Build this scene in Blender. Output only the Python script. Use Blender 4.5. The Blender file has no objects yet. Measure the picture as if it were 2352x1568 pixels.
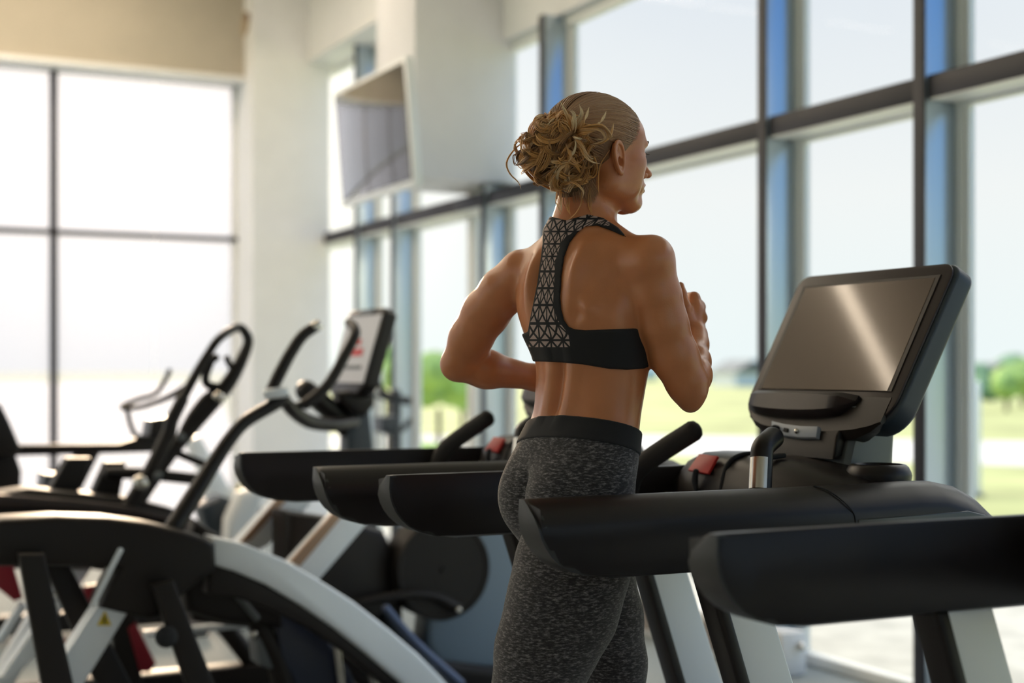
import bpy, bmesh, math, random
import numpy as np
from mathutils import Vector, Matrix
random.seed(7); np.random.seed(7)
sc = bpy.context.scene
COL = sc.collection
R = math.radians
# ---------------------------------------------------------------- camera
YAW = R(26.5); SN, CS = math.sin(YAW), math.cos(YAW)
F = 3267.0; CX, HY, CZ = 1176.0, 850.0, 1.30
cam_d = bpy.data.cameras.new('camera'); cam = bpy.data.objects.new('camera', cam_d); COL.objects.link(cam)
cam.location = (0, 0, CZ); cam.rotation_euler = (R(90), 0, -YAW)
cam_d.sensor_width = 36; cam_d.lens = F/2352*36; cam_d.shift_y = (HY-784)/2352
cam_d.clip_start = .05; cam_d.clip_end = 2000
cam_d.dof.use_dof = True; cam_d.dof.focus_distance = 2.68; cam_d.dof.aperture_fstop = 2.0
sc.camera = cam
vs = sc.view_settings
vs.view_transform = 'Standard'; vs.look = 'None'; vs.exposure = 0.0; vs.gamma = 1.0; vs.use_curve_mapping = False
# ---------------------------------------------------------------- sky
SUN = Vector((.195, 1.02, .173)).normalized()
w = bpy.data.worlds.new('sky'); sc.world = w; w.use_nodes = True
nt = w.node_tree; N = nt.nodes; L = nt.links; N.clear()
out = N.new('ShaderNodeOutputWorld'); bg = N.new('ShaderNodeBackground'); L.new(bg.outputs[0], out.inputs[0])
tc = N.new('ShaderNodeTexCoord')
sep = N.new('ShaderNodeSeparateXYZ'); L.new(tc.outputs['Generated'], sep.inputs[0])
# bright hazy sky on the sun side
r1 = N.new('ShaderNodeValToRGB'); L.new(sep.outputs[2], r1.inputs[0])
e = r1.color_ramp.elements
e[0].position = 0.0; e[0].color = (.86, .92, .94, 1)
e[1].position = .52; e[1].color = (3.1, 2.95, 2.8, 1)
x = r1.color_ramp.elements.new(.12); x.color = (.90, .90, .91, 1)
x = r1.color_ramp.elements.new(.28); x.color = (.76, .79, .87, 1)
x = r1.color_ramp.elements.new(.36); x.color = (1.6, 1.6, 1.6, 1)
# clear blue away from the sun
r2 = N.new('ShaderNodeValToRGB'); L.new(sep.outputs[2], r2.inputs[0])
e = r2.color_ramp.elements
e[0].position = 0.0; e[0].color = (.52, .78, .84, 1)
e[1].position = .5; e[1].color = (.10, .36, .95, 1)
x = r2.color_ramp.elements.new(.14); x.color = (.36, .62, .92, 1)
mr = N.new('ShaderNodeMapRange'); mr.inputs['From Min'].default_value = .15; mr.inputs['From Max'].default_value = -.45
mr.inputs['To Min'].default_value = 0; mr.inputs['To Max'].default_value = 1
L.new(sep.outputs[1], mr.inputs['Value'])
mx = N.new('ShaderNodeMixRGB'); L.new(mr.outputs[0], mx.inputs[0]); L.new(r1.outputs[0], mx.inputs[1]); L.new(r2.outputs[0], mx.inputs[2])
# soft clouds
nz = N.new('ShaderNodeTexNoise'); nz.inputs['Scale'].default_value = 3.0; nz.inputs['Detail'].default_value = 4
L.new(tc.outputs['Generated'], nz.inputs['Vector'])
cr = N.new('ShaderNodeMapRange'); cr.inputs['From Min'].default_value = .45; cr.inputs['From Max'].default_value = .75; cr.inputs['To Max'].default_value = .5
L.new(nz.outputs[0], cr.inputs['Value'])
mc = N.new('ShaderNodeMixRGB'); mc.inputs[2].default_value = (.93, .94, .95, 1); lo = N.new('ShaderNodeMapRange'); lo.inputs['From Min'].default_value = .30; lo.inputs['From Max'].default_value = .36; lo.inputs['To Min'].default_value = 1; lo.inputs['To Max'].default_value = 0; L.new(sep.outputs[2], lo.inputs['Value'])
ml = N.new('ShaderNodeMath'); ml.operation = 'MULTIPLY'; L.new(cr.outputs[0], ml.inputs[0]); L.new(lo.outputs[0], ml.inputs[1]); L.new(ml.outputs[0], mc.inputs[0]); L.new(mx.outputs[0], mc.inputs[1])
# glow round the sun
dp = N.new('ShaderNodeVectorMath'); dp.operation = 'DOT_PRODUCT'; dp.inputs[1].default_value = SUN; L.new(tc.outputs['Generated'], dp.inputs[0])
pw = N.new('ShaderNodeMath'); pw.operation = 'POWER'; pw.use_clamp = True; pw.inputs[1].default_value = 90; L.new(dp.outputs['Value'], pw.inputs[0])
gl = N.new('ShaderNodeMixRGB'); gl.blend_type = 'ADD'; gl.inputs[0].default_value = 1; L.new(mc.outputs[0], gl.inputs[1])
gm = N.new('ShaderNodeMixRGB'); gm.blend_type = 'MULTIPLY'; gm.inputs[0].default_value = 1; gm.inputs[2].default_value = (1.6, 1.3, .9, 1); L.new(pw.outputs[0], gm.inputs[1])
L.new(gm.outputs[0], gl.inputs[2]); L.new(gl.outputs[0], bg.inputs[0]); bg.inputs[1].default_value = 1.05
# ---------------------------------------------------------------- sun
sd = bpy.data.lights.new('sun', 'SUN'); sd.energy = 5.0; sd.angle = R(4); sd.color = (1, .74, .46)
so = bpy.data.objects.new('sun', sd); COL.objects.link(so); so.rotation_euler = SUN.to_track_quat('Z', 'Y').to_euler()
# ---------------------------------------------------------------- helpers
def P(px, py, Y):
    """the point of the room on the plane Y seen at a place of the photograph"""
    t = (px-CX)/F; dx = SN + t*CS; dy = CS - t*SN
    d = Y/dy
    return Vector((d*dx, Y, CZ + (HY-py)/F*d))
def PX(px, py, X):
    t = (px-CX)/F; dx = SN + t*CS; dy = CS - t*SN
    d = X/dx
    return Vector((X, d*dy, CZ + (HY-py)/F*d))
def mat(name, col, rough=.5, metal=0., bump=0., bscale=60., var=0., vscale=6., spec=.5, coat=0., sheen=0., sss=0., stretch=None):
    m = bpy.data.materials.new(name); m.use_nodes = True
    n = m.node_tree.nodes; l = m.node_tree.links; b = n['Principled BSDF']
    b.inputs['Roughness'].default_value = rough; b.inputs['Metallic'].default_value = metal
    b.inputs['Specular IOR Level'].default_value = spec; b.inputs['Coat Weight'].default_value = coat
    b.inputs['Sheen Weight'].default_value = sheen
    if sss:
        b.inputs['Subsurface Weight'].default_value = sss; b.inputs['Subsurface Radius'].default_value = (.012, .005, .003); b.inputs['Subsurface Scale'].default_value = 1
    b.inputs['Base Color'].default_value = (*col, 1)
    t = n.new('ShaderNodeTexCoord'); mp = n.new('ShaderNodeMapping'); l.new(t.outputs['Object'], mp.inputs[0])
    if stretch: mp.inputs['Scale'].default_value = stretch
    if var:
        q = n.new('ShaderNodeTexNoise'); q.inputs['Scale'].default_value = vscale; q.inputs['Detail'].default_value = 5; l.new(mp.outputs[0], q.inputs['Vector'])
        r = n.new('ShaderNodeValToRGB'); l.new(q.outputs[0], r.inputs[0])
        r.color_ramp.elements[0].position = .3; r.color_ramp.elements[1].position = .7
        r.color_ramp.elements[0].color = (*[c*(1-var) for c in col], 1); r.color_ramp.elements[1].color = (*[min(1, c*(1+var)) for c in col], 1)
        l.new(r.outputs[0], b.inputs['Base Color'])
    if bump:
        q = n.new('ShaderNodeTexNoise'); q.inputs['Scale'].default_value = bscale; q.inputs['Detail'].default_value = 3; l.new(mp.outputs[0], q.inputs['Vector'])
        bp = n.new('ShaderNodeBump'); bp.inputs['Strength'].default_value = bump; bp.inputs['Distance'].default_value = .002
        l.new(q.outputs[0], bp.inputs['Height']); l.new(bp.outputs[0], b.inputs['Normal'])
    return m
M = {}
M['wall'] = mat('painted_wall', (.83, .835, .84), .85, bump=.15, bscale=90, var=.02)
M['wall_beige'] = mat('beige_wall', (.47, .425, .345), .85, bump=.15, bscale=90, var=.02)
M['white'] = mat('white_paint', (.84, .84, .83), .55, var=.02)
M['ceil'] = mat('ceiling_paint', (.75, .70, .62), .9, bump=.1)
M['floor'] = mat('speckled_floor', (.25, .28, .285), .75, var=.25, vscale=120, spec=.15)
M['alu'] = mat('blue_grey_metal', (.50, .58, .66), .30, .9, bump=.05, bscale=200)
M['aluface'] = mat('dark_anodised', (.022, .021, .03), .5, .0)
M['alulight'] = mat('pale_metal', (.85, .86, .84), .4, .0)
M['black'] = mat('black_plastic', (.015, .0105, .0085), .45, bump=.10, bscale=700, spec=.3)
M['black2'] = mat('dark_plastic', (.015, .0110, .0100), .36, bump=.08, bscale=900, spec=.32)
M['foam'] = mat('black_foam', (.016, .012, .010), .75, bump=.4, bscale=500)
M['silver'] = mat('silver_paint', (.88, .91, .94), .38, .15, bump=.03)
M['steel'] = mat('polished_steel', (.72, .68, .62), .22, 1.)
M['grey'] = mat('grey_plastic', (.12, .13, .135), .4)
M['slate'] = mat('slate_plastic', (.030, .041, .055), .4)
M['red'] = mat('red_plastic', (.62, .035, .03), .45)
M['darkred'] = mat('dark_red_plastic', (.28, .008, .02), .45)
M['screen'] = mat('dark_screen_glass', (.028, .015, .008), .25, 0, spec=.22, coat=.36)
M['screen'].node_tree.nodes['Principled BSDF'].inputs['Coat Roughness'].default_value = .075
M['screen'].node_tree.nodes['Principled BSDF'].inputs['Specular Tint'].default_value = (.62, .42, .23, 1)
M['rubber'] = mat('rubber', (.02, .02, .022), .85, bump=.5, bscale=300)
M['yellow'] = mat('yellow_label', (.75, .55, .02), .5)
def setp(o, label=None, cat=None, group=None, kind=None):
    if label: o['label'] = label
    if cat: o['category'] = cat
    if group: o['group'] = group
    if kind: o['kind'] = kind
    return o
def empty(name, loc=(0, 0, 0), **k):
    o = bpy.data.objects.new(name, None); COL.objects.link(o); o.location = loc; o.empty_display_size = .1
    return setp(o, **k)
def link(name, me, m=None, parent=None, smooth=None, **k):
    o = bpy.data.objects.new(name, me); COL.objects.link(o)
    if m is not None:
        for q in (m if isinstance(m, (list, tuple)) else [m]): me.materials.append(q)
    if parent is not None:
        o.parent = parent
        me.transform(Matrix.Translation(-parent_loc(parent)))
    return setp(o, **k)
def parent_loc(p):
    v = Vector((0, 0, 0))
    while p is not None:
        v += p.location; p = p.parent
    return v
class B:
    """collects shapes in one bmesh (world coordinates)"""
    def __init__(s): s.bm = bmesh.new(); s.mi = 0
    def _f(s, vs_, smooth=False):
        try:
            f = s.bm.faces.new(vs_); f.smooth = smooth; f.material_index = s.mi; return f
        except ValueError: return None
    def box(s, x0, x1, y0, y1, z0, z1, bev=0., seg=2, rot=None, piv=None):
        b = bmesh.new(); bmesh.ops.create_cube(b, size=1)
        for v in b.verts: v.co = Vector(((x0+x1)/2+v.co.x*(x1-x0), (y0+y1)/2+v.co.y*(y1-y0), (z0+z1)/2+v.co.z*(z1-z0)))
        if bev: bmesh.ops.bevel(b, geom=b.edges[:], offset=bev, segments=seg, affect='EDGES', profile=.5)
        if rot is not None:
            pv = Vector(piv) if piv is not None else Vector(((x0+x1)/2, (y0+y1)/2, (z0+z1)/2))
            b.transform(Matrix.Translation(pv) @ rot.to_4x4() @ Matrix.Translation(-pv))
        s.merge(b, bev > 0); return s
    def merge(s, b, smooth=False):
        for f in b.faces: f.material_index = s.mi; f.smooth = smooth
        me = bpy.data.meshes.new('t'); b.to_mesh(me); b.free(); s.bm.from_mesh(me); bpy.data.meshes.remove(me)
    def prism(s, pts, thick, bev=0., seg=3, smooth=True):
        """outline (points in 3D, in one plane) given real thickness along vector thick"""
        b = bmesh.new(); t = Vector(thick)
        vs_ = [b.verts.new(Vector(p)-t/2) for p in pts]; f = b.faces.new(vs_)
        r = bmesh.ops.extrude_face_region(b, geom=[f]); nv = [g for g in r['geom'] if isinstance(g, bmesh.types.BMVert)]
        for v in nv: v.co += t
        bmesh.ops.recalc_face_normals(b, faces=b.faces[:])
        if bev:
            caps = [e for e in b.edges if abs((e.verts[0].co-e.verts[1].co).normalized().dot(t.normalized())) < .5]
            bmesh.ops.bevel(b, geom=caps, offset=bev, segments=seg, affect='EDGES', profile=.5, clamp_overlap=True)
        s.merge(b, smooth); return s
    def tube(s, pts, r, seg=14, caps=True, smooth_path=True, flat=1.0, up=None):
        pts = [Vector(p) for p in pts]; n = len(pts)
        rr = list(r) if isinstance(r, (list, tuple)) else [r]*n
        if smooth_path and n > 2:
            q = []; qr = []
            for i in range(n-1):
                p0 = pts[max(i-1, 0)]; p1 = pts[i]; p2 = pts[i+1]; p3 = pts[min(i+2, n-1)]
                k = 6
                for j in range(k):
                    t = j/k
                    q.append(.5*((2*p1)+(p2-p0)*t+(2*p0-5*p1+4*p2-p3)*t*t+(3*p1-p0-3*p2+p3)*t**3)); qr.append(rr[i]*(1-t)+rr[i+1]*t)
            q.append(pts[-1]); qr.append(rr[-1]); pts, rr, n = q, qr, len(q)
        rings = []; nrm = None
        for i in range(n):
            d = (pts[min(i+1, n-1)]-pts[max(i-1, 0)]).normalized()
            if nrm is None:
                a = Vector(up) if up is not None else (Vector((0, 0, 1)) if abs(d.z) < .9 else Vector((1, 0, 0)))
                nrm = (a-d*a.dot(d)).normalized()
            else: nrm = (nrm-d*nrm.dot(d)).normalized()
            bi = d.cross(nrm)
            rings.append([s.bm.verts.new(pts[i]+(nrm*math.cos(2*math.pi*k/seg)*flat+bi*math.sin(2*math.pi*k/seg))*rr[i]) for k in range(seg)])
        for i in range(n-1):
            for k in range(seg): s._f([rings[i][k], rings[i][(k+1) % seg], rings[i+1][(k+1) % seg], rings[i+1][k]], True)
        if caps:
            for ring, sg in ((rings[0], -1), (rings[-1], 1)):
                c = sum((v.co for v in ring), Vector())/seg; d = (pts[-1]-pts[-2]).normalized() if sg > 0 else (pts[0]-pts[1]).normalized()
                rad = rr[-1] if sg > 0 else rr[0]; prev = ring
                for a in (35, 65):
                    nr = [s.bm.verts.new(c+(v.co-c)*math.cos(R(a))+d*rad*.7*math.sin(R(a))) for v in ring]
                    for k in range(seg):
                        q4 = [prev[k], prev[(k+1) % seg], nr[(k+1) % seg], nr[k]]
                        s._f(q4 if sg > 0 else q4[::-1], True)
                    prev = nr
                tip = s.bm.verts.new(c+d*rad*.7)
                for k in range(seg): s._f([prev[k], prev[(k+1) % seg], tip] if sg > 0 else [tip, prev[(k+1) % seg], prev[k]], True)
        return s
    def rings(s, ringlist, closed=False, cap=True):
        """skin through rings of equal vertex count"""
        rv = [[s.bm.verts.new(Vector(p)) for p in r] for r in ringlist]; m = len(rv[0])
        for i in range(len(rv)-1):
            for k in range(m): s._f([rv[i][k], rv[i][(k+1) % m], rv[i+1][(k+1) % m], rv[i+1][k]], True)
        if cap: s._f(rv[0][::-1], False); s._f(rv[-1], False)
        return s
    def lathe(s, prof, c, axis='Z', seg=40):
        """prof = (radius, height) pairs about an axis through c"""
        rl = []
        for r_, h in prof:
            ring = []
            for k in range(seg):
                a = 2*math.pi*k/seg; u, v = r_*math.cos(a), r_*math.sin(a)
                ring.append(Vector(c)+(Vector((u, v, h)) if axis == 'Z' else Vector((u, h, -v)) if axis == 'Y' else Vector((h, u, v))))
            rl.append(ring)
        return s.rings(rl)
    def ball(s, c, r, sub=2, sc_=(1, 1, 1)):
        b = bmesh.new(); bmesh.ops.create_icosphere(b, subdivisions=sub, radius=r)
        for v in b.verts: v.co = Vector(c)+Vector((v.co.x*sc_[0], v.co.y*sc_[1], v.co.z*sc_[2]))
        s.merge(b, True); return s
    def done(s, name, m, parent=None, **k):
        bmesh.ops.recalc_face_normals(s.bm, faces=s.bm.faces[:])
        me = bpy.data.meshes.new(name); s.bm.to_mesh(me); s.bm.free()
        if any(p.use_smooth for p in me.polygons):
            try: me.set_sharp_from_angle(angle=R(40))
            except Exception: pass
        return link(name, me, m, parent, **k)
def dup(root, dloc, parent=None, **k):
    c = root.copy(); COL.objects.link(c)
    if parent is not None: c.parent = parent
    else: c.location = Vector(root.location)+Vector(dloc)
    setp(c, **k)
    for ch in list(root.children): dup(ch, None, c)
    return c
def S(name, b, m, parent=None, **k): return b.done(name, m, parent, kind='structure' if parent is None else None, **k)
# ================================================================ the room
X1 = 4.0; YB = 11.7
def glassmat():
    m = bpy.data.materials.new('clear_glass'); m.use_nodes = True; n = m.node_tree.nodes; l = m.node_tree.links; n.clear()
    o = n.new('ShaderNodeOutputMaterial'); t = n.new('ShaderNodeBsdfTransparent'); t.inputs[0].default_value = (.97, .99, .98, 1)
    g = n.new('ShaderNodeBsdfGlossy'); g.inputs['Roughness'].default_value = .02
    lw = n.new('ShaderNodeLayerWeight'); lw.inputs[0].default_value = .5
    pw_ = n.new('ShaderNodeMath'); pw_.operation = 'POWER'; pw_.inputs[1].default_value = 5; l.new(lw.outputs['Facing'], pw_.inputs[0])
    fr = n.new('ShaderNodeMath'); fr.operation = 'MULTIPLY_ADD'; fr.inputs[1].default_value = .04; fr.inputs[2].default_value = .001; l.new(pw_.outputs[0], fr.inputs[0])
    x = n.new('ShaderNodeMixShader'); l.new(fr.outputs[0], x.inputs[0]); l.new(t.outputs[0], x.inputs[1]); l.new(g.outputs[0], x.inputs[2]); l.new(x.outputs[0], o.inputs[0])
    return m
def frostmat():
    m = bpy.data.materials.new('frosted_glass'); m.use_nodes = True; n = m.node_tree.nodes; l = m.node_tree.links; n.clear()
    o = n.new('ShaderNodeOutputMaterial'); t = n.new('ShaderNodeBsdfTransparent'); t.inputs[0].default_value = (.92, .93, .97, 1)
    g = n.new('ShaderNodeBsdfTranslucent'); g.inputs[0].default_value = (.34, .38, .46, 1)
    x = n.new('ShaderNodeMixShader'); x.inputs[0].default_value = .40; l.new(t.outputs[0], x.inputs[1]); l.new(g.outputs[0], x.inputs[2]); l.new(x.outputs[0], o.inputs[0])
    return m
M['glass'] = glassmat(); M['frost'] = frostmat()
S('floor', B().box(-6, X1+.1, -4, YB+.1, -.15, 0), M['floor'])
S('ceiling', B().box(-6, X1+.1, -4, YB+.1, 4.6, 4.75), M['ceil'])
S('wall_left', B().box(-6.2, -6, -4, 1.6, 0, 4.6).box(-6.2, -6, 11, YB+.1, 0, 4.6).box(-6.2, -6, 1.6, 11, 3.9, 4.6).box(-6.2, -6, 1.6, 11, 0, .3), M['wall'])
wq = empty('window_20', (-6.1, 7, .3), kind='structure')  # unseen window, added to let key light in from the left
for y in (1.6, 4, 5.7, 7.5, 9.2, 10.94): B().box(-6.13, -6.03, y, y+.06, .3, 3.9, .004).done('mullion', M['aluface'], wq)
for y, y2 in ((1.6, 4), (4, 5.7), (5.7, 7.5), (7.5, 9.2), (9.2, 10.94)): B().box(-6.09, -6.08, y+.06, y2, .3, 3.9).done('glass_pane', M['glass'], wq)
S('wall_front', B().box(-6, .7, -4.2, -4, 0, 4.6).box(.7, X1+.1, -4.2, -4, 3.4, 4.6).box(.7, X1+.1, -4.2, -4, 0, .2), M['wall'])
wf = empty('window_30', (2.3, -4.1, .2), kind='structure')  # unseen window, added for daylight fill from behind the camera
for x in (.7, 2.3, 3.94): B().box(x, x+.06, -4.13, -4.0, .2, 3.4, .004).done('mullion', M['aluface'], wf)
for x, x2 in ((.7, 2.3), (2.3, 3.94)): B().box(x+.06, x2, -4.09, -4.08, .2, 3.4).done('glass_pane', M['glass'], wf)
# far wall: solid part left of the window, header over it, pilaster in the corner
S('wall_back', B().box(-6, -1.2, 11.2, YB+.1, 0, 4.6), M['wall'])
S('trim_1', B().box(-1.2, 3.25, 11.45, YB+.1, 3.70, 4.6), M['wall_beige'])
S('trim_2', B().box(3.25, 3.90, 11.2, YB+.1, 0, 4.6), M['wall'])
S('trim_3', B().box(-1.2, 3.25, 11.40, 11.60, 3.66, 3.705, .004), M['white'])
# window wall headers
S('wall_right', B().box(X1-.08, X1+.1, -4, 8.62, 3.36, 4.6).box(X1-.08, X1+.1, -4, -2.4, 0, 3.36).box(3.72, X1+.1, 8.62, YB, 3.86, 4.6), M['wall'])
S('trim_4', B().box(3.32, X1, 7.98, 8.62, 2.47, 4.6, .006), mat('cool_white_wall', (.80, .80, .83), .8, var=.02))
S('trim_5', B().box(3.70, X1-.02, 8.62, YB-.5, 3.82, 3.862, .003), M['white'])
# ---------------- left (far) window, frosted
wl = empty('window_1', (1, YB, 0), kind='structure')
B().box(1.75, 1.80, YB-.06, YB+.04, 0, 3.70, .004).done('mullion', M['aluface'], wl)
B().box(.2, .25, YB-.06, YB+.04, 0, 3.70, .004).done('mullion', M['aluface'], wl)
B().box(-1.2, 3.25, YB-.05, YB+.03, 2.375, 2.412, .004).done('transom', M['aluface'], wl)
B().box(-1.2, 3.25, YB-.05, YB+.03, 0, .06, .004).box(-1.2, 3.25, YB-.03, YB+.02, 3.66, 3.70).box(3.21, 3.25, YB-.03, YB+.02, 0, 3.7).done('window_frame', M['white'], wl)
for a, b_ in ((-1.2, .2), (.25, 1.75), (1.80, 2.57), (2.576, 3.21)):
    for z0, z1 in ((.06, 2.375), (2.412, 3.66)):
        B().box(a, b_, YB, YB+.008, z0, z1).done('glass_pane', M['frost'], wl)
# ---------------- window wall
wn = [2]
TZ0, TZ1 = 2.338, 2.43
def bay(y0, y1, head, transom=True, glass=True):
    """glazing from post at y0 (far side of near post) to y1 (near side of far post)"""
    wi = empty('window_%d' % wn[0], (X1, (y0+y1)/2, 0), kind='structure'); wn[0] += 1
    B().box(X1-.012, X1+.03, y1-.045, y1, .0, head, .004).box(X1-.006, X1+.03, y1-.066, y1-.050, 0, head, .003).box(X1-.02, X1+.03, y0, y0+.04, 0, head, .005).box(X1-.03, X1+.03, y0, y1, head-.06, head, .005).box(X1-.03, X1+.03, y0, y1, 0, .05, .005).done('window_frame', M['alulight'], wi)
    if transom:
        B().box(X1-.15, X1, y0, y1, TZ0, TZ1, .006).done('transom', M['aluface'], wi)
        B().box(X1-.148, X1-.02, y0+.01, y1-.01, TZ0-.006, TZ0, 0).box(X1-.02, X1+.03, y0, y1-.0, TZ0-.022, TZ0-.006, .003).done('transom_lit_underside', M['alulight'], wi)  # lit underside of the transom, its brightness put into pale metal colour
    for z0, z1 in (((.05, TZ0-.022), (TZ1, head-.06)) if transom else ((.05, head-.06),)):
        B().box(X1+.0, X1+.006, y0+.04, y1-.066, z0, z1).done('glass_pane', M['glass'], wi)
def post(y, head, i=[0], n='trim'):
    i[0] += 1
    t = empty('trim_%d' % (i[0]+5), (X1, y, 0), kind='structure')
    B().box(X1-.16, X1+.05, y, y+.06, 0, head, .004).done('post', M['alu'], t)
    B().box(X1-.168, X1-.158, y-.001, y+.061, 0, head, .003).done('post_cover', M['aluface'], t)
posts = [-2.4, -.9, .5, 1.9, 3.0, 4.16, 5.16, 7.28, 8.08]
for i, y in enumerate(posts): post(y, 3.36)
for a, b_ in zip(posts[:-1], posts[1:]): bay(a+.06, b_, 3.36)
posts2 = [8.62, 9.62, 10.38, 11.64]
for y in posts2[1:-1]: post(y, 3.84)
bay(8.14, 8.62, 3.36)
bay(8.62, 9.62, 3.84); bay(9.68, 10.38, 3.84); bay(10.44, 11.64, 3.84)
# low radiator along the window
rad = empty('radiator', (3.8, 6, 0), label='low white radiator casing along the foot of the window wall', cat='radiator')
B().box(3.71, 3.84, 4.88, 8.0, .0, .185, .008).done('casing', M['white'], rad)
g = B()
for i in range(9): g.box(3.700, 3.712, 5.0, 7.9, .03+i*.014, .037+i*.014)
g.done('grille', mat('warm_grey', (.30, .24, .20), .6), rad)
B().tube([(3.80, 4.86, .125), (3.80, 4.885, .125)], .018, 20, smooth_path=False).done('valve_knob', M['steel'], rad)
# television hung from a bracket in front of the white bulkhead
tv = empty('television', (3.0, 7.88, 2.68), label='wall-mounted television with silver frame tilted down beside the white bulkhead', cat='television')
tl = Matrix.Rotation(R(4.5), 3, 'Y').inverted()
pv = (3.03, 7.88, 2.68)
B().box(3.0, 3.05, 7.28, 8.47, 2.32, 3.04, .01, rot=tl, piv=pv).done('housing', M['silver'], tv)
B().box(2.996, 3.001, 7.31, 8.44, 2.36, 3.01, .002, rot=tl, piv=pv).done('screen', mat('glossy_screen', (.05, .048, .05), .08, 0, spec=1, coat=1), tv)
B().tube([(3.05, 8.30, 2.7), (3.19, 8.33, 2.72), (3.325, 8.33, 2.72)], .022, smooth_path=False).box(3.04, 3.06, 8.1, 8.45, 2.55, 2.85, .004).box(3.305, 3.32, 8.2, 8.45, 2.6, 2.85, .003).done('wall_bracket', M['white'], tv)
# small fitting in the upper corner
hk = empty('pipe_fitting', P(567, 40, 11.15), label='small brown and white pipe fitting high in the corner over the frosted window', cat='pipe')
a = P(568, -60, 11.12); b_ = P(566, 40, 11.12); c_ = P(560, 82, 11.12)
B().tube([a+Vector((0, .03, .3)), a, b_], .012).done('pipe', M['white'], hk)
B().ball(b_, .03, 2, (1, 1, 1.6)).done('joint', mat('brown_joint', (.22, .13, .07), .5), hk)
B().tube([b_, (b_+c_)/2, c_], [.02, .03, .014]).done('cap', mat('tan_cap', (.35, .26, .16), .4), hk)
# ceiling lamps: middle row shows in the screen, other rows added to brighten
lm = bpy.data.materials.new('lamp_glow'); lm.use_nodes = True
nb = lm.node_tree.nodes['Principled BSDF']; nb.inputs['Emission Color'].default_value = (1, .83, .63, 1); nb.inputs['Emission Strength'].default_value = 36
for x0, x1, y, ww in [(-5.4, -1.6, 6.72, 'left half of the middle row'), (-1.4, 2.4, 6.72, 'middle row, reflected in the treadmill screen'), (-5.4, -1.6, 8.9, 'left half of the added row before the header'), (-1.4, 2.4, 8.9, 'added row before the header'), (-5.4, -1.6, 10.6, 'left half of the added row nearest the frosted window'), (-1.4, 2.4, 10.6, 'added row nearest the frosted window'), (2.6, 3.5, 8.9, 'short end of the added row before the header')]:
    c = empty('ceiling_lamp', ((x0+x1)/2, y, 4.6), label='long slim ceiling lamp, '+ww, cat='lamp', group='ceiling lamps')
    B().box(x0, x1, y-.06, y+.06, 4.56, 4.6, .005).done('lamp_frame', M['white'], c)
    B().box(x0+.02, x1-.02, y-.05, y+.05, 4.552, 4.561).done('diffuser', lm, c)
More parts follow.
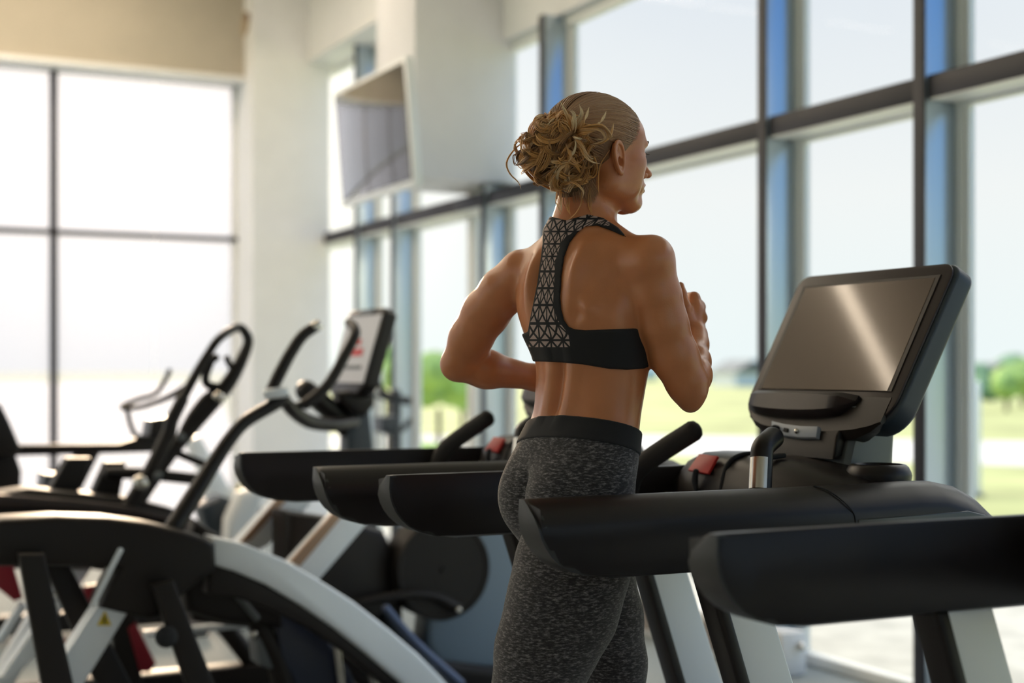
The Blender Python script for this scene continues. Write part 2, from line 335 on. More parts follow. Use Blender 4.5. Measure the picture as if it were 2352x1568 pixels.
# ================================================================ treadmills (facing +X, centred on Y = yc)
M['capgrey'] = mat('cap_plastic', (.035, .033, .033), .4, bump=.05, bscale=600)
M['grey2'] = mat('olive_grey_plastic', (.035, .038, .032), .3, spec=.7)
M['neck'] = mat('neck_grey', (.10, .115, .12), .4)
def make_treadmill(yc, ups, dx=0, **k):
    t = empty('treadmill', (1.9, yc, 0), **k)
    # rounded rail section: u across (0 = outer), v down from the top
    def rail(side):
        ys = yc+side*.335      # centre line of the rail
        # stations along x : (x, ztop, zbot)
        st = [(1.101, 1.074, 1.052), (1.103, 1.079, 1.035), (1.108, 1.080, 1.018), (1.116, 1.080, 1.002), (1.128, 1.080, .986), (1.145, 1.080, .971),
              (1.170, 1.080, .958), (1.205, 1.080, .948), (1.255, 1.080, .941), (1.5, 1.080, .940), (1.80, 1.079, .938), (1.93, 1.082, .932), (2.00, 1.080, .925), (2.06, 1.068, .915), (2.11, 1.045, .905), (2.145, 1.015, .91), (2.165, .985, .93), (2.17, .96, .945)]
        S0 = [(-.036, -.006), (-.032, 0), (-.016, .0), (.004, -.010), (.022, -.024), (.033, -.037), (.038, -.048), (.0375, -.075), (.034, -.110), (.028, -.130), (.018, -.140), (-.020, -.140), (-.032, -.134), (-.036, -.120)]
        rl = []
        for i, (x, zt, zb) in enumerate(st):
            h = zt-zb; k = 1.0; sh = 0
            if i > len(st)-5: k = (.98, .92, .8, .6)[i-len(st)+4]
            rl.append([Vector((x+sh, ys+side*u*k, max(zt+v*(1 if zt > 1.075 else h/.14), zb))) for u, v in S0])
        # the raked underside : cut every section at its own zb
        b = B().rings(rl)
        b.done('handrail', M['black2'], t)
        # end cap with its own facet
        b = B(); q = [Vector((x-.0035, ys+side*u, zt+v)) for (x, zt, zb) in st[:1] for u, v in S0 if zt+v > zb-.001]
        cap_ = []
        for x, zt, zb in st[:8]:
            us = [u for u, v in S0]; zz = zb
            wo = float(np.interp(zz, [.94, .95, .97, 1.005, 1.032, 1.043, 1.056, 1.070, 1.080], [.018, .028, .034, .0375, .038, .033, .022, .004, -.016])); wi = float(np.interp(zz, [.94, .946, .96, 1.1], [-.02, -.032, -.036, -.036]))
            cap_.append([Vector((x-.0045, ys+side*(wi+.0005), zz)), Vector((x-.0065, ys+side*(wi+(wo-wi)*.25), zz)), Vector((x-.0065, ys+side*(wi+(wo-wi)*.75), zz)), Vector((x-.0045, ys+side*(wo-.0005), zz)), Vector((x+.012, ys+side*(wo-.0005), zz+.002)), Vector((x+.012, ys+side*(wi+.0005), zz+.002))])
        x = 1.101; cap_ = [[Vector((x-.003, ys+side*(-.035), 1.0795)), Vector((x-.004, ys+side*(-.030), 1.0795)), Vector((x-.004, ys+side*(-.022), 1.0795)), Vector((x-.003, ys+side*(-.016), 1.0795)), Vector((x+.012, ys+side*(-.016), 1.0795)), Vector((x+.012, ys+side*(-.035), 1.0795))]]+cap_
        b.rings(cap_).done('rail_end_cap', M['capgrey'], t)
        # seam panel at the front part of the rail
        B().prism([Vector((1.775, ys, 1.020)), Vector((2.05, ys, 1.024)), Vector((2.095, ys, 1.014)), Vector((2.125, ys, .985)), Vector((2.12, ys, .96)), Vector((1.78, ys, .957))], (0, .0785, 0), .003).done('side_insert', M['grey2'], t)
        B().tube([(2.075, ys+side*.038, .985), (2.075, ys+side*.0415, .985)], .022, 24, smooth_path=False).done('side_emblem', M['slate'], t)
        B().tube([(1.715, ys-side*.018, 1.081), (1.735, ys+side*.005, 1.071), (1.755, ys+side*.0335, 1.045), (1.768, ys+side*.0385, 1.02), (1.772, ys+side*.0345, .96)], .0013, 6).done('seam', M['rubber'], t)
        # upright : silver sides, unlit rear face painted dark, leaning forward towards its foot
        zt, zb = .945, .16; xt = ups[0 if side < 0 else 1]; xb = (xt or 0)+.265
        if xt:
         pr = [Vector((xt, ys, zt)), Vector((xt+.105, ys, zt)), Vector((xb+.125, ys, zb)), Vector((xb, ys, zb))]
         B().prism(pr, (0, .052, 0), .006).done('upright', M['silver'], t)
         pr = [Vector((xt-.012, ys, zt)), Vector((xt+.016, ys, zt)), Vector((xb+.016, ys, zb)), Vector((xb-.012, ys, zb))]
         B().prism(pr, (0, .062, 0), .010).done('upright_shade_strip', M['black2'], t)
        # grip handle rising inwards from the rail, with pulse sensor
        a = Vector((1.655, yc+side*.262, 1.03)); b1 = Vector((1.672, yc+side*.238, 1.085)); tip = Vector((1.750, yc+side*.140, 1.168))
        near = side < 0
        if near: a = Vector((1.675, yc-.20, 1.02)); b1 = Vector((1.70, yc-.175, 1.145)); tip = Vector((1.748, yc-.148, 1.165))
        B().tube([a, b1, tip] if not near else [a, a.lerp(b1, .5), a.lerp(b1, .85), b1.lerp(tip, .12), tip], .0235 if not near else .0225, 24).done('grip_handle', M['foam'] if not near else M['black2'], t)
        if near:
            p0, p1 = a.lerp(b1, .36), a.lerp(b1, .84); ax_ = (p1-p0).normalized(); fd = Vector((-.82, -.57, 0)); fd = (fd-ax_*fd.dot(ax_)).normalized(); sd_ = ax_.cross(fd); rl = []
            for j in range(7):
                c_ = p0.lerp(p1, j/6); rl.append([c_+(fd*math.cos(R(g))+sd_*math.sin(R(g)))*rr_ for rr_, gs in ((.0240, range(-50, 51, 10)), (.0205, range(50, -51, -10))) for g in gs])
            B().rings(rl).done('pulse_sensor', M['steel'], t)
    rail(-1); rail(1)
    # bridge between the rails : profile in XZ swept in Y
    def sweep(stations, m, name, par=t):
        rl = []
        for y, prof in stations: rl.append([Vector((x, y, z)) for x, z in prof])
        return B().rings(rl).done(name, m, par)
    def prof(x0, zt, zb, x1=2.12, bulge=.0):
        return [(x0, zb), (x0-.012, (zb+zt)/2-.01), (x0+.004, zt-.035), (x0+.022, zt-.014), (x0+.05, zt-.002), (x0+.10, zt), ((x0+x1)/2+.03, zt-.004), (x1-.08, zt-.025), (x1-.02, zt-.06), (x1, zb+.03), (x1-.03, zb)]
    sweep([(yc-.31, prof(1.84, 1.060, .93)), (yc-.27, prof(1.80, 1.078, .93)), (yc-.20, prof(1.79, 1.094, .93)), (yc-.14, prof(1.775, 1.108, .925)), (yc-.02, prof(1.765, 1.118, .92)),
           (yc+.12, prof(1.765, 1.120, .92)), (yc+.20, prof(1.77, 1.118, .92)), (yc+.235, prof(1.775, 1.108, .925)), (yc+.25, prof(1.785, 1.095, .93)), (yc+.31, prof(1.80, 1.076, .93))], M['black2'], 'console_bridge')
    # dark moulded groove frames on the bridge
    for yy, r_ in ((.055, .005), (-.05, .006)):
        B().tube([(1.765, yc+yy, .98), (1.762, yc+yy, 1.04), (1.775, yc+yy-.004, 1.095), (1.80, yc+yy-.01, 1.116), (1.84, yc+yy-.012, 1.121)], r_, 8).done('groove', M['rubber'], t)
    # red emergency stop tag, clip and cord
    B().prism([Vector((1.760, yc+.175, 1.077)), Vector((1.758, yc+.095, 1.075)), Vector((1.781, yc+.092, 1.112)), Vector((1.783, yc+.165, 1.113))], (-.006, 0, .004), .001).done('emergency_tag', M['red'], t)
    B().tube([(1.752, yc+.135, 1.080), (1.750, yc+.137, 1.058), (1.756, yc+.139, 1.035)], [.006, .0075, .004], 10).tube([(1.756, yc+.139, 1.035), (1.752, yc+.14, .99), (1.752, yc+.142, .90)], .0035, 8).done('clip_cord', M['rubber'], t)
    # cup holders
    for s_, xx in ((-1, 1.955), (1, 1.90)):
        c = Vector((xx, yc+s_*.222, 1.088 if s_ < 0 else 1.085))
        B().lathe([(.062, -.03), (.066, .0), (.064, .008), (.060, .016), (.054, .021), (.048, .022), (.044, .018), (.041, .004), (.040, -.05), (.0, -.05)], c).done('cup_holder', M['black2'], t)
    # neck carrying the display
    sweep([(yc-.15, [(1.93, 1.06), (1.975, 1.215), (2.06, 1.215), (2.04, 1.06)]), (yc-.14, [(1.92, 1.06), (1.965, 1.225), (2.07, 1.225), (2.06, 1.06)]), (yc+.12, [(1.92, 1.06), (1.965, 1.225), (2.07, 1.225), (2.06, 1.06)]), (yc+.13, [(1.93, 1.06), (1.975, 1.215), (2.06, 1.215), (2.04, 1.06)])], M['neck'], 'display_neck')
    B().prism([Vector((1.915, yc-.01, 1.115)), Vector((1.945, yc-.01, 1.12)), Vector((1.985, yc-.01, 1.20)), Vector((1.955, yc-.01, 1.205)), Vector((1.925, yc-.01, 1.165))], (0, .24, 0), .006).done('neck_cover', M['black'], t)
    # display : local axes  a = along -Y (towards camera), u = up the tilted face, n = out of the face (towards runner)
    til = math.atan2(.13, .238); U_ = Vector((math.sin(til), 0, math.cos(til))); Nn = Vector((-math.cos(til), 0, math.sin(til))); A_ = Vector((0, -1, 0))
    O = Vector((2.052, yc, 1.376))
    def D(a, u, n): return O+A_*a+U_*u+Nn*n
    hw = .262
    outl = []
    def arc(cx_, cy_, r_, a0, a1, n_=6):
        for i in range(n_+1):
            a = R(a0+(a1-a0)*i/n_); outl.append((cx_+r_*math.cos(a), cy_+r_*math.sin(a)))
    arc(hw-.035, .172-.035, .035, 0, 90); arc(-hw+.035, .172-.035, .035, 90, 180); arc(-hw+.07, -.215+.065, .065, 180, 262); arc(hw-.07, -.215+.065, .065, 278, 360)
    B().prism([D(a, u, -.033) for a, u in outl], Nn*.052, .010, 4).done('display_housing', M['slate'], t)
    dh = t.children
    # face plate
    B().prism([D(a*.975, u*.975+.0, -.004) for a, u in outl], Nn*.006, .002, 2).done('face_plate', mat('brown_black_plastic', (.024, .014, .013), .4, spec=.35), t)
    B().prism([D(-.226, .140, -.0), D(.226, .140, -.0), D(.226, -.137, -.0), D(-.226, -.137, -.0)], Nn*.003, .0008, 1).done('screen_border', M['black'], t)
    B().prism([D(-.214, .133, .0012), D(.214, .133, .0012), D(.214, -.136, .0012), D(-.214, -.136, .0012)], Nn*.002, .0005, 1).done('screen', M['screen'], t)
    # lower tray bulging out of the face
    rl = []
    for i in range(13):
        f_ = -1+2*i/12; a = -.045+f_*.185; q = math.sqrt(max(0, 1-f_*f_))**.45
        q = max(q, .12)
        rl.append([D(a, -.150-.002, -.004), D(a, -.150-.004*q, .004+.026*q), D(a, -.165, .006+.034*q), D(a, -.150-.052*q, .004+.030*q), D(a, -.156-.056*q, .0+.018*q), D(a, -.156-.056*q, -.01)])
    B().rings(rl).done('tray', mat('tray_plastic', (.022, .015, .015), .38, spec=.35), t)
    # belly below the face
    rl = []
    for f_ in (-1, -.97, -.88, -.7, -.4, 0, .4, .7, .88, .97, 1):
        q = max(.05, (1-abs(f_)**2.6))**.6; a = .01+f_*.222
        rl.append([D(a, -.150, .0), D(a, -.19-.012*q, .008*q), D(a, -.20-.040*q, .010*q), D(a, -.20-.058*q, -.012*q), D(a, -.195-.050*q, -.055*q), D(a, -.17, -.085*q), D(a, -.14, -.06*q)])
    B().rings(rl).done('display_base', M['black'], t)
    # port strip
    B().prism([D(-.088, -0.2280, .020), D(-.04, -0.2340, .021), D(.02, -0.2370, .021), D(.076, -0.2350, .020), D(.076, -0.2580, .012), D(.02, -0.2610, .013), D(-.04, -0.2580, .013), D(-.085, -0.2500, .012)], Nn*.012, .002, 2).done('port_strip', mat('pale_blue_grey', (.36, .40, .46), .4), t)
    B().tube([D(.012, -0.2490, .020), D(.012, -0.2490, .026)], .0055, 16, smooth_path=False).done('headphone_jack', M['steel'], t)
    B().prism([D(-.034, -0.2430, .0215), D(-.020, -0.2440, .0215), D(-.020, -0.2520, .0215), D(-.034, -0.2510, .0215)], Nn*.008).done('usb_port', M['rubber'], t)
    B().tube([D(-.058, -0.2440, .018), D(-.060, -0.2460, .032), D(-.070, -0.2560, .034)], [.006, .005, .003], 10).done('plug', M['rubber'], t)
    # deck, belt, side steps, motor hood
    B().box(.35, 2.05, yc-.27, yc+.27, .11, .195, .01).done('deck', M['black'], t)
    B().box(.34, 1.98, yc-.25, yc+.25, .19, .200, .004).done('running_belt', M['rubber'], t)
    for s_ in (-1, 1): B().box(.30, 2.0, yc+s_*.335-.075, yc+s_*.335+.075, .09, .215, .012).done('side_step', M['silver'], t)
    sweep([(yc-.40, [(1.90, .05), (1.93, .26), (2.05, .31), (2.25, .27), (2.32, .12), (2.30, .05)]), (yc+.40, [(1.90, .05), (1.93, .26), (2.05, .31), (2.25, .27), (2.32, .12), (2.30, .05)])], M['slate'], 'motor_hood')
    for x_ in (.45, 2.2):
        for s_ in (-1, 1): B().lathe([(.03, 0), (.03, .07), (.02, .10)], (x_, yc+s_*.33, 0), seg=16).done('foot', M['rubber'], t)
    return t
tmB = make_treadmill(2.475, (1.45, 1.70), label='black treadmill with a large dark screen that the woman runs on', cat='treadmill', group='treadmills facing the window')
tmA = make_treadmill(1.285, (1.485, 1.50), label='nearest treadmill, black side rail cropped by the right edge of the photo', cat='treadmill', group='treadmills facing the window')
tmC = make_treadmill(3.41, (1.57, None), label='black treadmill behind the woman, its screen hidden by her back', cat='treadmill', group='treadmills facing the window')
tmC.location.x -= .055
for c in tmC.children:
    if c.name.split('.')[0] in ('display_housing', 'face_plate', 'screen_border', 'screen', 'tray', 'display_base', 'port_strip', 'headphone_jack', 'usb_port', 'plug', 'display_neck', 'neck_cover'): c.location.x -= .055
# ================================================================ cross trainers and other machines on the left
def pts(Y, *a): return [P(a[i], a[i+1], Y) for i in range(0, len(a), 2)]
def TR(parent, name, m, Y, th, a, bev=.006):
    B().prism(pts(Y, *a), (0, th, 0), bev).done(name, m, parent)
def TB(parent, name, m, a, r, seg=12, flat=1.0):
    """a = px, py, Y triples"""
    B().tube([P(a[i], a[i+1], a[i+2]) for i in range(0, len(a), 3)], r, seg, flat=flat).done(name, m, parent)

# ---------- near arched cross trainer : black shroud, silver arch beam, silver rear leg with warning label
Y = 4.55
m1 = empty('arched_cross_trainer', (1.1, Y, 0), label='nearest arched cross trainer with curved silver beam and yellow warning triangle', cat='exercise machine')
TR(m1, 'shroud', M['black'], Y, .20, [-60, 1195, 0, 1186, 120, 1180, 240, 1184, 330, 1196, 400, 1212, 455, 1228, 478, 1242, 480, 1300, 440, 1330, 410, 1352, 370, 1400, 330, 1412, 215, 1385, 240, 1330, 262, 1296, 150, 1292, 0, 1292, -60, 1292], .02)
TR(m1, 'arch_beam', M['silver'], Y, .11, [476, 1228, 560, 1248, 640, 1280, 715, 1322, 800, 1376, 880, 1438, 950, 1498, 1010, 1560, 1060, 1625, 1120, 1710, 1060, 1710, 1010, 1660, 960, 1612, 900, 1555, 830, 1496, 760, 1440, 680, 1385, 600, 1338, 530, 1308, 478, 1292], .012)
TR(m1, 'beam_underside', M['black'], Y+.01, .09, [478, 1288, 530, 1304, 600, 1336, 680, 1382, 760, 1438, 830, 1492, 900, 1550, 960, 1608, 930, 1612, 860, 1560, 790, 1500, 700, 1440, 620, 1400, 540, 1370, 470, 1360], .01)
TR(m1, 'rear_leg', M['silver'], Y-.02, .10, [222, 1378, 292, 1394, 190, 1560, 60, 1770, -30, 1770, 100, 1566], .012)
TR(m1, 'warning_label', M['yellow'], Y-.072, .002, [241, 1402, 256, 1436, 223, 1436], 0)
TR(m1, 'warning_mark', M['black'], Y-.0745, .002, [240, 1412, 244, 1420, 240, 1424, 246, 1432, 236, 1430, 238, 1421], 0)
TB(m1, 'rod', M['silver'], [277, 1262, Y-.13, 245, 1325, Y-.13, 213, 1390, Y-.13], .009)
TR(m1, 'link_arm', M['black'], Y-.16, .05, [40, 1270, 100, 1270, 165, 1560, 240, 1900, 170, 1900, 92, 1560], .01)
TR(m1, 'link_arm', M['black'], Y+.16, .05, [92, 1280, 150, 1280, 300, 1568, 380, 1720, 310, 1720, 215, 1560], .01)
TR(m1, 'link_arm', M['black'], Y-.16, .05, [345, 1340, 395, 1330, 490, 1568, 560, 1740, 490, 1740, 425, 1568], .01)
TB(m1, 'link_pivot', M['rubber'], [382, 1462, Y-.20, 382, 1462, Y-.10], .035)
# moving handlebars
TB(m1, 'moving_handlebar', M['black2'], [395, 1215, 4.62, 440, 1145, 4.66, 490, 1065, 4.7, 530, 1005, 4.72, 568, 965, 4.74, 640, 922, 4.76, 650, 905, 4.76], [.030, .030, .026, .024, .023, .023, .023])
TB(m1, 'moving_handlebar', M['black2'], [618, 908, 4.76, 640, 862, 4.76, 668, 810, 4.76, 696, 770, 4.76, 728, 748, 4.76], [.021, .023, .022, .021, .019])
TB(m1, 'grip_end', M['steel'], [718, 754, 4.76, 731, 746, 4.76], .020)
TB(m1, 'handlebar_clamp', M['silver'], [612, 905, 4.73, 655, 900, 4.73], .018)
# ---------- trainer with console, mast, fixed handles and flywheel
mc = empty('stationary_trainer', (2.0, 5.25, 0), label='stationary trainer with tilted console, curved handles and big round flywheel cover', cat='exercise machine')
fx = [645, 905, 4.9, 668, 938, 4.98, 712, 968, 5.1, 770, 975, 5.2, 815, 968, 5.3]
TB(mc, 'fixed_handle', M['black2'], fx, [.02, .026, .028, .026, .022])
TB(mc, 'fixed_handle', M['black2'], [700, 930, 5.0, 752, 885, 5.0, 790, 820, 5.0, 815, 770, 5.0, 812, 750, 5.05, 800, 740, 5.1], [.020, .022, .021, .020, .020, .017])
TB(mc, 'cross_bar', M['black2'], [678, 935, 5.0, 700, 925, 5.0, 740, 895, 5.02], .016)
TB(mc, 'mast_bracket', M['black2'], [700, 895, 5.3, 745, 930, 5.35, 800, 985, 5.4], .042)
TR(mc, 'mast', M['slate'], 5.40, .12, [790, 940, 838, 930, 845, 1000, 850, 1060, 870, 1400, 790, 1400, 788, 1060], .02)
til = math.atan2(.10, .34)
def console(parent, x, yc, z, w_=.21, h_=.17):
    U_ = Vector((math.sin(til), 0, math.cos(til))); Nn = Vector((-math.cos(til), 0, math.sin(til))); O = Vector((x, yc, z))
    def D(a, u, n): return O+Vector((0, -a, 0))+U_*u+Nn*n
    B().prism([D(-w_, h_-.02, -.03), D(-w_+.03, h_, -.03), D(w_-.03, h_, -.03), D(w_, h_-.02, -.03), D(w_, -h_+.03, -.03), D(w_-.06, -h_-.02, -.03), D(-w_+.06, -h_-.02, -.03), D(-w_, -h_+.03, -.03)], Nn*.06, .012).done('console_housing', M['black2'], parent)
    B().prism([D(-w_+.015, h_-.03, .0), D(w_-.015, h_-.03, .0), D(w_-.015, -h_+.03, .0), D(-w_+.015, -h_+.03, .0)], Nn*.004).done('console_face', mat('pale_face', (.62, .62, .66), .35), parent)
    B().prism([D(-w_+.10, h_-.17, .003), D(w_-.11, h_-.17, .003), D(w_-.11, h_-.20, .003), D(-w_+.10, h_-.20, .003)], Nn*.004).prism([D(.0, h_-.13, .003), D(.05, h_-.13, .003), D(.05, h_-.155, .003), D(.0, h_-.155, .003)], Nn*.004).done('console_buttons', M['red'], parent)
    B().prism([D(-w_+.04, -h_+.10, .003), D(w_-.08, -h_+.10, .003), D(w_-.08, -h_+.085, .003), D(-w_+.04, -h_+.085, .003)], Nn*.004).prism([D(-.05, h_-.005, .003), D(.10, h_-.005, .003), D(.09, h_-.03, .003), D(-.04, h_-.03, .003)], Nn*.006).done('console_trim', M['grey'], parent)
console(mc, 1.985, 5.39, 1.385)
TR(mc, 'console_stand', M['black2'], 5.36, .12, [770, 900, 850, 890, 850, 930, 830, 955, 800, 950, 775, 925], .02)
# flywheel housing, crank and foot links
Yf = 5.0
fc = P(1000, 1302, Yf)
B().lathe([(.0, -.075), (.16, -.075), (.172, -.070), (.175, -.06), (.178, .06), (.0, .06)], fc, 'Y', 48).done('flywheel_cover', M['slate'], mc)
B().lathe([(.172, -.080), (.176, -.086), (.188, -.086), (.193, -.078), (.193, .06), (.172, .06)], fc, 'Y', 48).done('flywheel_rim', M['black'], mc)
B().lathe([(.0, -.088), (.010, -.088), (.013, -.076), (.013, -.07)], fc, 'Y', 20).done('flywheel_hub', M['black'], mc)
TR(mc, 'drive_housing', mat('blue_grey_shell', (.20, .26, .32), .35), Yf+.10, .16, [1090, 1190, 1150, 1195, 1180, 1260, 1195, 1350, 1190, 1450, 1170, 1530, 1000, 1530, 960, 1470, 990, 1200], .03)
TR(mc, 'motor_housing', M['black'], Yf+.0, .2, [395, 1280, 560, 1290, 620, 1330, 640, 1420, 560, 1432, 430, 1418], .02)
TR(mc, 'cross_tube', M['silver'], Yf+.15, .05, [330, 1448, 560, 1426, 562, 1440, 335, 1462], .008)
TR(mc, 'drive_base', M['black'], Yf+.10, .22, [640, 1170, 780, 1190, 860, 1210, 900, 1300, 905, 1420, 960, 1500, 1100, 1520, 1190, 1520, 1195, 1560, 1000, 1640, 800, 1560, 700, 1450, 640, 1330], .03)
TR(mc, 'gear_shell', M['slate'], Yf+.0, .12, [870, 1410, 900, 1400, 1000, 1540, 1060, 1600, 1000, 1600, 940, 1520], .02)
TB(mc, 'crank_arm', M['black'], [820, 1385, Yf-.11, 930, 1365, Yf-.11, 1000, 1370, Yf-.11, 1052, 1398, Yf-.11], [.016, .020, .018, .022])
TB(mc, 'crank_bolt', M['steel'], [1053, 1400, Yf-.14, 1053, 1400, Yf-.12], .012)
TB(mc, 'tie_rod', mat('blue_rod', (.12, .15, .24), .35, .5), [885, 1395, Yf-.16, 960, 1480, Yf-.16, 1060, 1570, Yf-.16], .016)
TR(m1, 'belt_guard', mat('navy_guard', (.02, .026, .05), .35), 4.7, .05, [620, 1370, 700, 1400, 800, 1540, 830, 1620, 700, 1620, 640, 1500], .01)
TB(m1, 'link_rod', M['steel'], [762, 1432, 4.65, 775, 1500, 4.65, 785, 1580, 4.65], .014)
TB(m1, 'link_rod', M['steel'], [835, 1490, 4.7, 850, 1530, 4.7, 866, 1600, 4.7], .016)
TB(m1, 'link_bolt', M['steel'], [735, 1425, 4.7, 775, 1440, 4.72], .022)
TR(m1, 'step_bracket', M['grey'], 4.75, .12, [578, 1440, 625, 1432, 640, 1540, 585, 1520], .01)
TB(m1, 'bracket_bolt', M['steel'], [583, 1455, 4.67, 583, 1455, 4.70], .014)
TB(m1, 'foot_link', M['black'], [500, 1340, 4.72, 560, 1370, 4.72, 600, 1440, 4.72, 640, 1520, 4.72, 660, 1600, 4.72], [.03, .035, .04, .045, .05])
TB(m1, 'foot_link', M['grey'], [512, 1345, 4.64, 545, 1368, 4.64, 590, 1420, 4.64], .012)
TR(m1, 'rear_body', M['black'], 4.72, .12, [440, 1190, 520, 1240, 600, 1270, 640, 1330, 640, 1440, 500, 1425, 420, 1400, 400, 1290], .03)
TB(m1, 'front_foot', M['silver'], [1052, 1640, 4.3, 1100, 1650, 4.75], .03)
B().box(1.0, 2.5, 5.15, 5.27, .0, .09, .01).done('floor_frame', M['black'], mc)
B().box(.2, 2.6, Y-.05, Y+.05, .0, .08, .01).box(.25, .33, Y-.25, Y+.25, .0, .06, .01).box(2.4, 2.5, Y-.25, Y+.25, 0, .06, .01).done('floor_frame', M['black'], m1)
# ---------- second arched trainer behind it
Y = 5.75
m2 = empty('arched_cross_trainer', (1.2, Y, 0), label='second arched cross trainer behind the first, with a tall looped handlebar', cat='exercise machine')
TR(m2, 'shroud', M['black'], Y, .20, [-60, 1135, 60, 1118, 180, 1128, 300, 1142, 390, 1165, 440, 1190, 520, 1260, 520, 1330, 380, 1330, 200, 1300, -60, 1300], .02)
TR(m2, 'arch_beam', mat('brown_black_beam', (.05, .035, .03), .35, .3), Y-.12, .05, [-60, 1130, 60, 1138, 180, 1148, 300, 1162, 400, 1185, 400, 1198, 300, 1182, 180, 1170, 60, 1164, -60, 1160], .01)
TR(m2, 'rear_leg', M['silver'], Y, .10, [150, 1262, 225, 1275, 110, 1440, 0, 1610, -90, 1640, -20, 1560], .012)
TR(mc, 'rear_leg', M['silver'], 5.3, .10, [655, 1122, 720, 1135, 700, 1160, 605, 1252, 560, 1262, 532, 1250], .012)
TR(m1, 'rear_support', M['silver'], 4.84, .10, [768, 1173, 842, 1190, 724, 1328, 640, 1420, 590, 1380, 665, 1288], .012)
TR(m1, 'rear_support_lit_edge', mat('painted_warm_light', (.42, .27, .18), .4, .4), 4.77, .02, [768, 1173, 790, 1178, 688, 1300, 665, 1288], .003)  # warm sunlight on the edge put into its brown colour
TR(mc, 'rear_leg_lit_edge', bpy.data.materials['painted_warm_light'], 5.24, .012, [655, 1122, 680, 1124, 575, 1240, 545, 1250], .003)  # same painted sunlight along this leg
TB(m2, 'moving_handlebar', M['black2'], [300, 1180, Y, 350, 1100, Y, 400, 1030, Y, 455, 965, Y, 505, 905, Y, 540, 855, Y, 568, 795, Y, 566, 768, Y, 546, 752, Y, 505, 776, Y-.1, 478, 812, Y-.1, 445, 868, Y-.1, 420, 915, Y-.1], [.03, .032, .03, .03, .034, .03, .022, .020, .018, .018, .018, .020, .02])
TB(m2, 'moving_handlebar', M['black2'], [420, 915, Y-.1, 395, 965, Y-.1, 385, 1000, Y-.1, 340, 1090, Y-.1, 290, 1170, Y-.1], [.026, .028, .03, .03, .03])
TB(m2, 'handlebar_link', M['black2'], [497, 820, Y, 470, 835, Y, 452, 850, Y], .017)
TB(m2, 'handlebar_link', M['black2'], [520, 820, Y, 528, 838, Y, 540, 850, Y], .013)
TB(m2, 'handlebar_link', M['black2'], [484, 830, Y, 472, 865, Y, 480, 885, Y, 520, 890, Y], .018)
TB(m2, 'handlebar_link', M['black2'], [420, 1000, Y, 440, 960, Y, 470, 920, Y, 490, 905, Y], .024)
TB(m2, 'grip_end', M['steel'], [498, 908, Y-.06, 508, 916, Y-.06], .022)
TB(m2, 'cross_bar', M['black2'], [250, 1086, Y, 330, 1088, Y, 470, 1102, Y], .024)
TB(m2, 'cross_bar', M['black2'], [395, 1035, Y, 430, 1050, Y, 480, 1070, Y], .016)
TB(m2, 'pivot', M['steel'], [322, 1108, Y-.14, 322, 1108, Y-.1], .032)
TB(m2, 'pivot', M['grey'], [416, 1003, Y-.14, 416, 1003, Y-.1], .018)
TB(m2, 'pivot', M['grey'], [363, 1092, Y-.14, 363, 1092, Y-.1], .018)
TR(m2, 'support', M['black'], Y+.1, .1, [240, 1060, 285, 1060, 268, 1150, 200, 1150], .01)
TR(m2, 'support', M['black'], Y+.1, .1, [150, 1050, 205, 1050, 170, 1140, 100, 1140], .01)
TR(m2, 'rear_leg', M['silver'], Y-.2, .10, [70, 1442, 112, 1470, 20, 1562, -60, 1562, 0, 1545], .012)
TR(m2, 'side_cover', M['darkred'], Y-.3, .08, [-30, 1275, 22, 1275, 50, 1370, 30, 1378, -30, 1330], .01)
TR(m2, 'side_cover', M['darkred'], Y-.1, .08, [195, 1345, 225, 1340, 230, 1400, 205, 1405, 180, 1372], .01)
TR(m2, 'side_cover', M['darkred'], Y-.1, .08, [308, 1425, 355, 1520, 340, 1540, 318, 1540, 290, 1440], .01)
TR(m2, 'side_cover', M['darkred'], Y-.1, .08, [135, 1445, 160, 1490, 120, 1530, 110, 1480], .01)
TB(m2, 'steel_bracket', M['steel'], [90, 1345, Y-.2, 110, 1360, Y-.2, 105, 1380, Y-.2, 125, 1370, Y-.2], .018)
TB(m2, 'rod', M['silver'], [50, 1390, Y-.3, 0, 1470, Y-.3], .018)
TR(m2, 'link_arm', M['black'], Y-.1, .06, [250, 1390, 310, 1400, 330, 1640, 270, 1640], .01)
B().box(.3, 2.2, Y-.06, Y+.06, .0, .09, .01).box(.35, .43, Y-.3, Y+.3, .0, .06, .01).box(2.1, 2.2, Y-.3, Y+.3, 0, .06, .01).done('floor_frame', M['black'], m2)
B().tube([(.55, Y, .05), (.6, Y, .8)], .04, smooth_path=False).done('frame_post', M['black'], m2)
B().tube([(1.7, Y, .05), (1.2, Y, .72)], .04, smooth_path=False).done('frame_post', M['black'], m2)
# ---------- recumbent bike with bull-horn handlebar in front of the frosted window
Y = 7.2
m3 = empty('recumbent_bike', (1.4, Y, 0), label='black recumbent bike with thin bull-horn handlebar before the frosted window', cat='exercise bike')
TB(m3, 'handlebar', M['black2'], [390, 850, Y, 376, 880, Y, 355, 905, Y, 320, 916, Y, 285, 930, Y, 280, 936, Y], .013)
TB(m3, 'handlebar', M['black2'], [280, 936, Y-.2, 320, 935, Y-.2, 380, 915, Y-.2, 430, 888, Y-.2], [.015, .013, .015, .02])
TB(m3, 'handlebar', M['black2'], [292, 940, Y-.1, 300, 975, Y-.1, 315, 1002, Y-.1, 345, 1005, Y-.1], .013)
TR(m3, 'console_housing', M['black2'], Y, .20, [340, 962, 385, 955, 392, 985, 360, 1008, 330, 1010], .012)
TR(m3, 'frame_tube', M['black'], Y, .10, [-60, 1022, 270, 1018, 330, 1000, 360, 1010, 380, 1020, 380, 1036, 260, 1040, -60, 1048], .012)
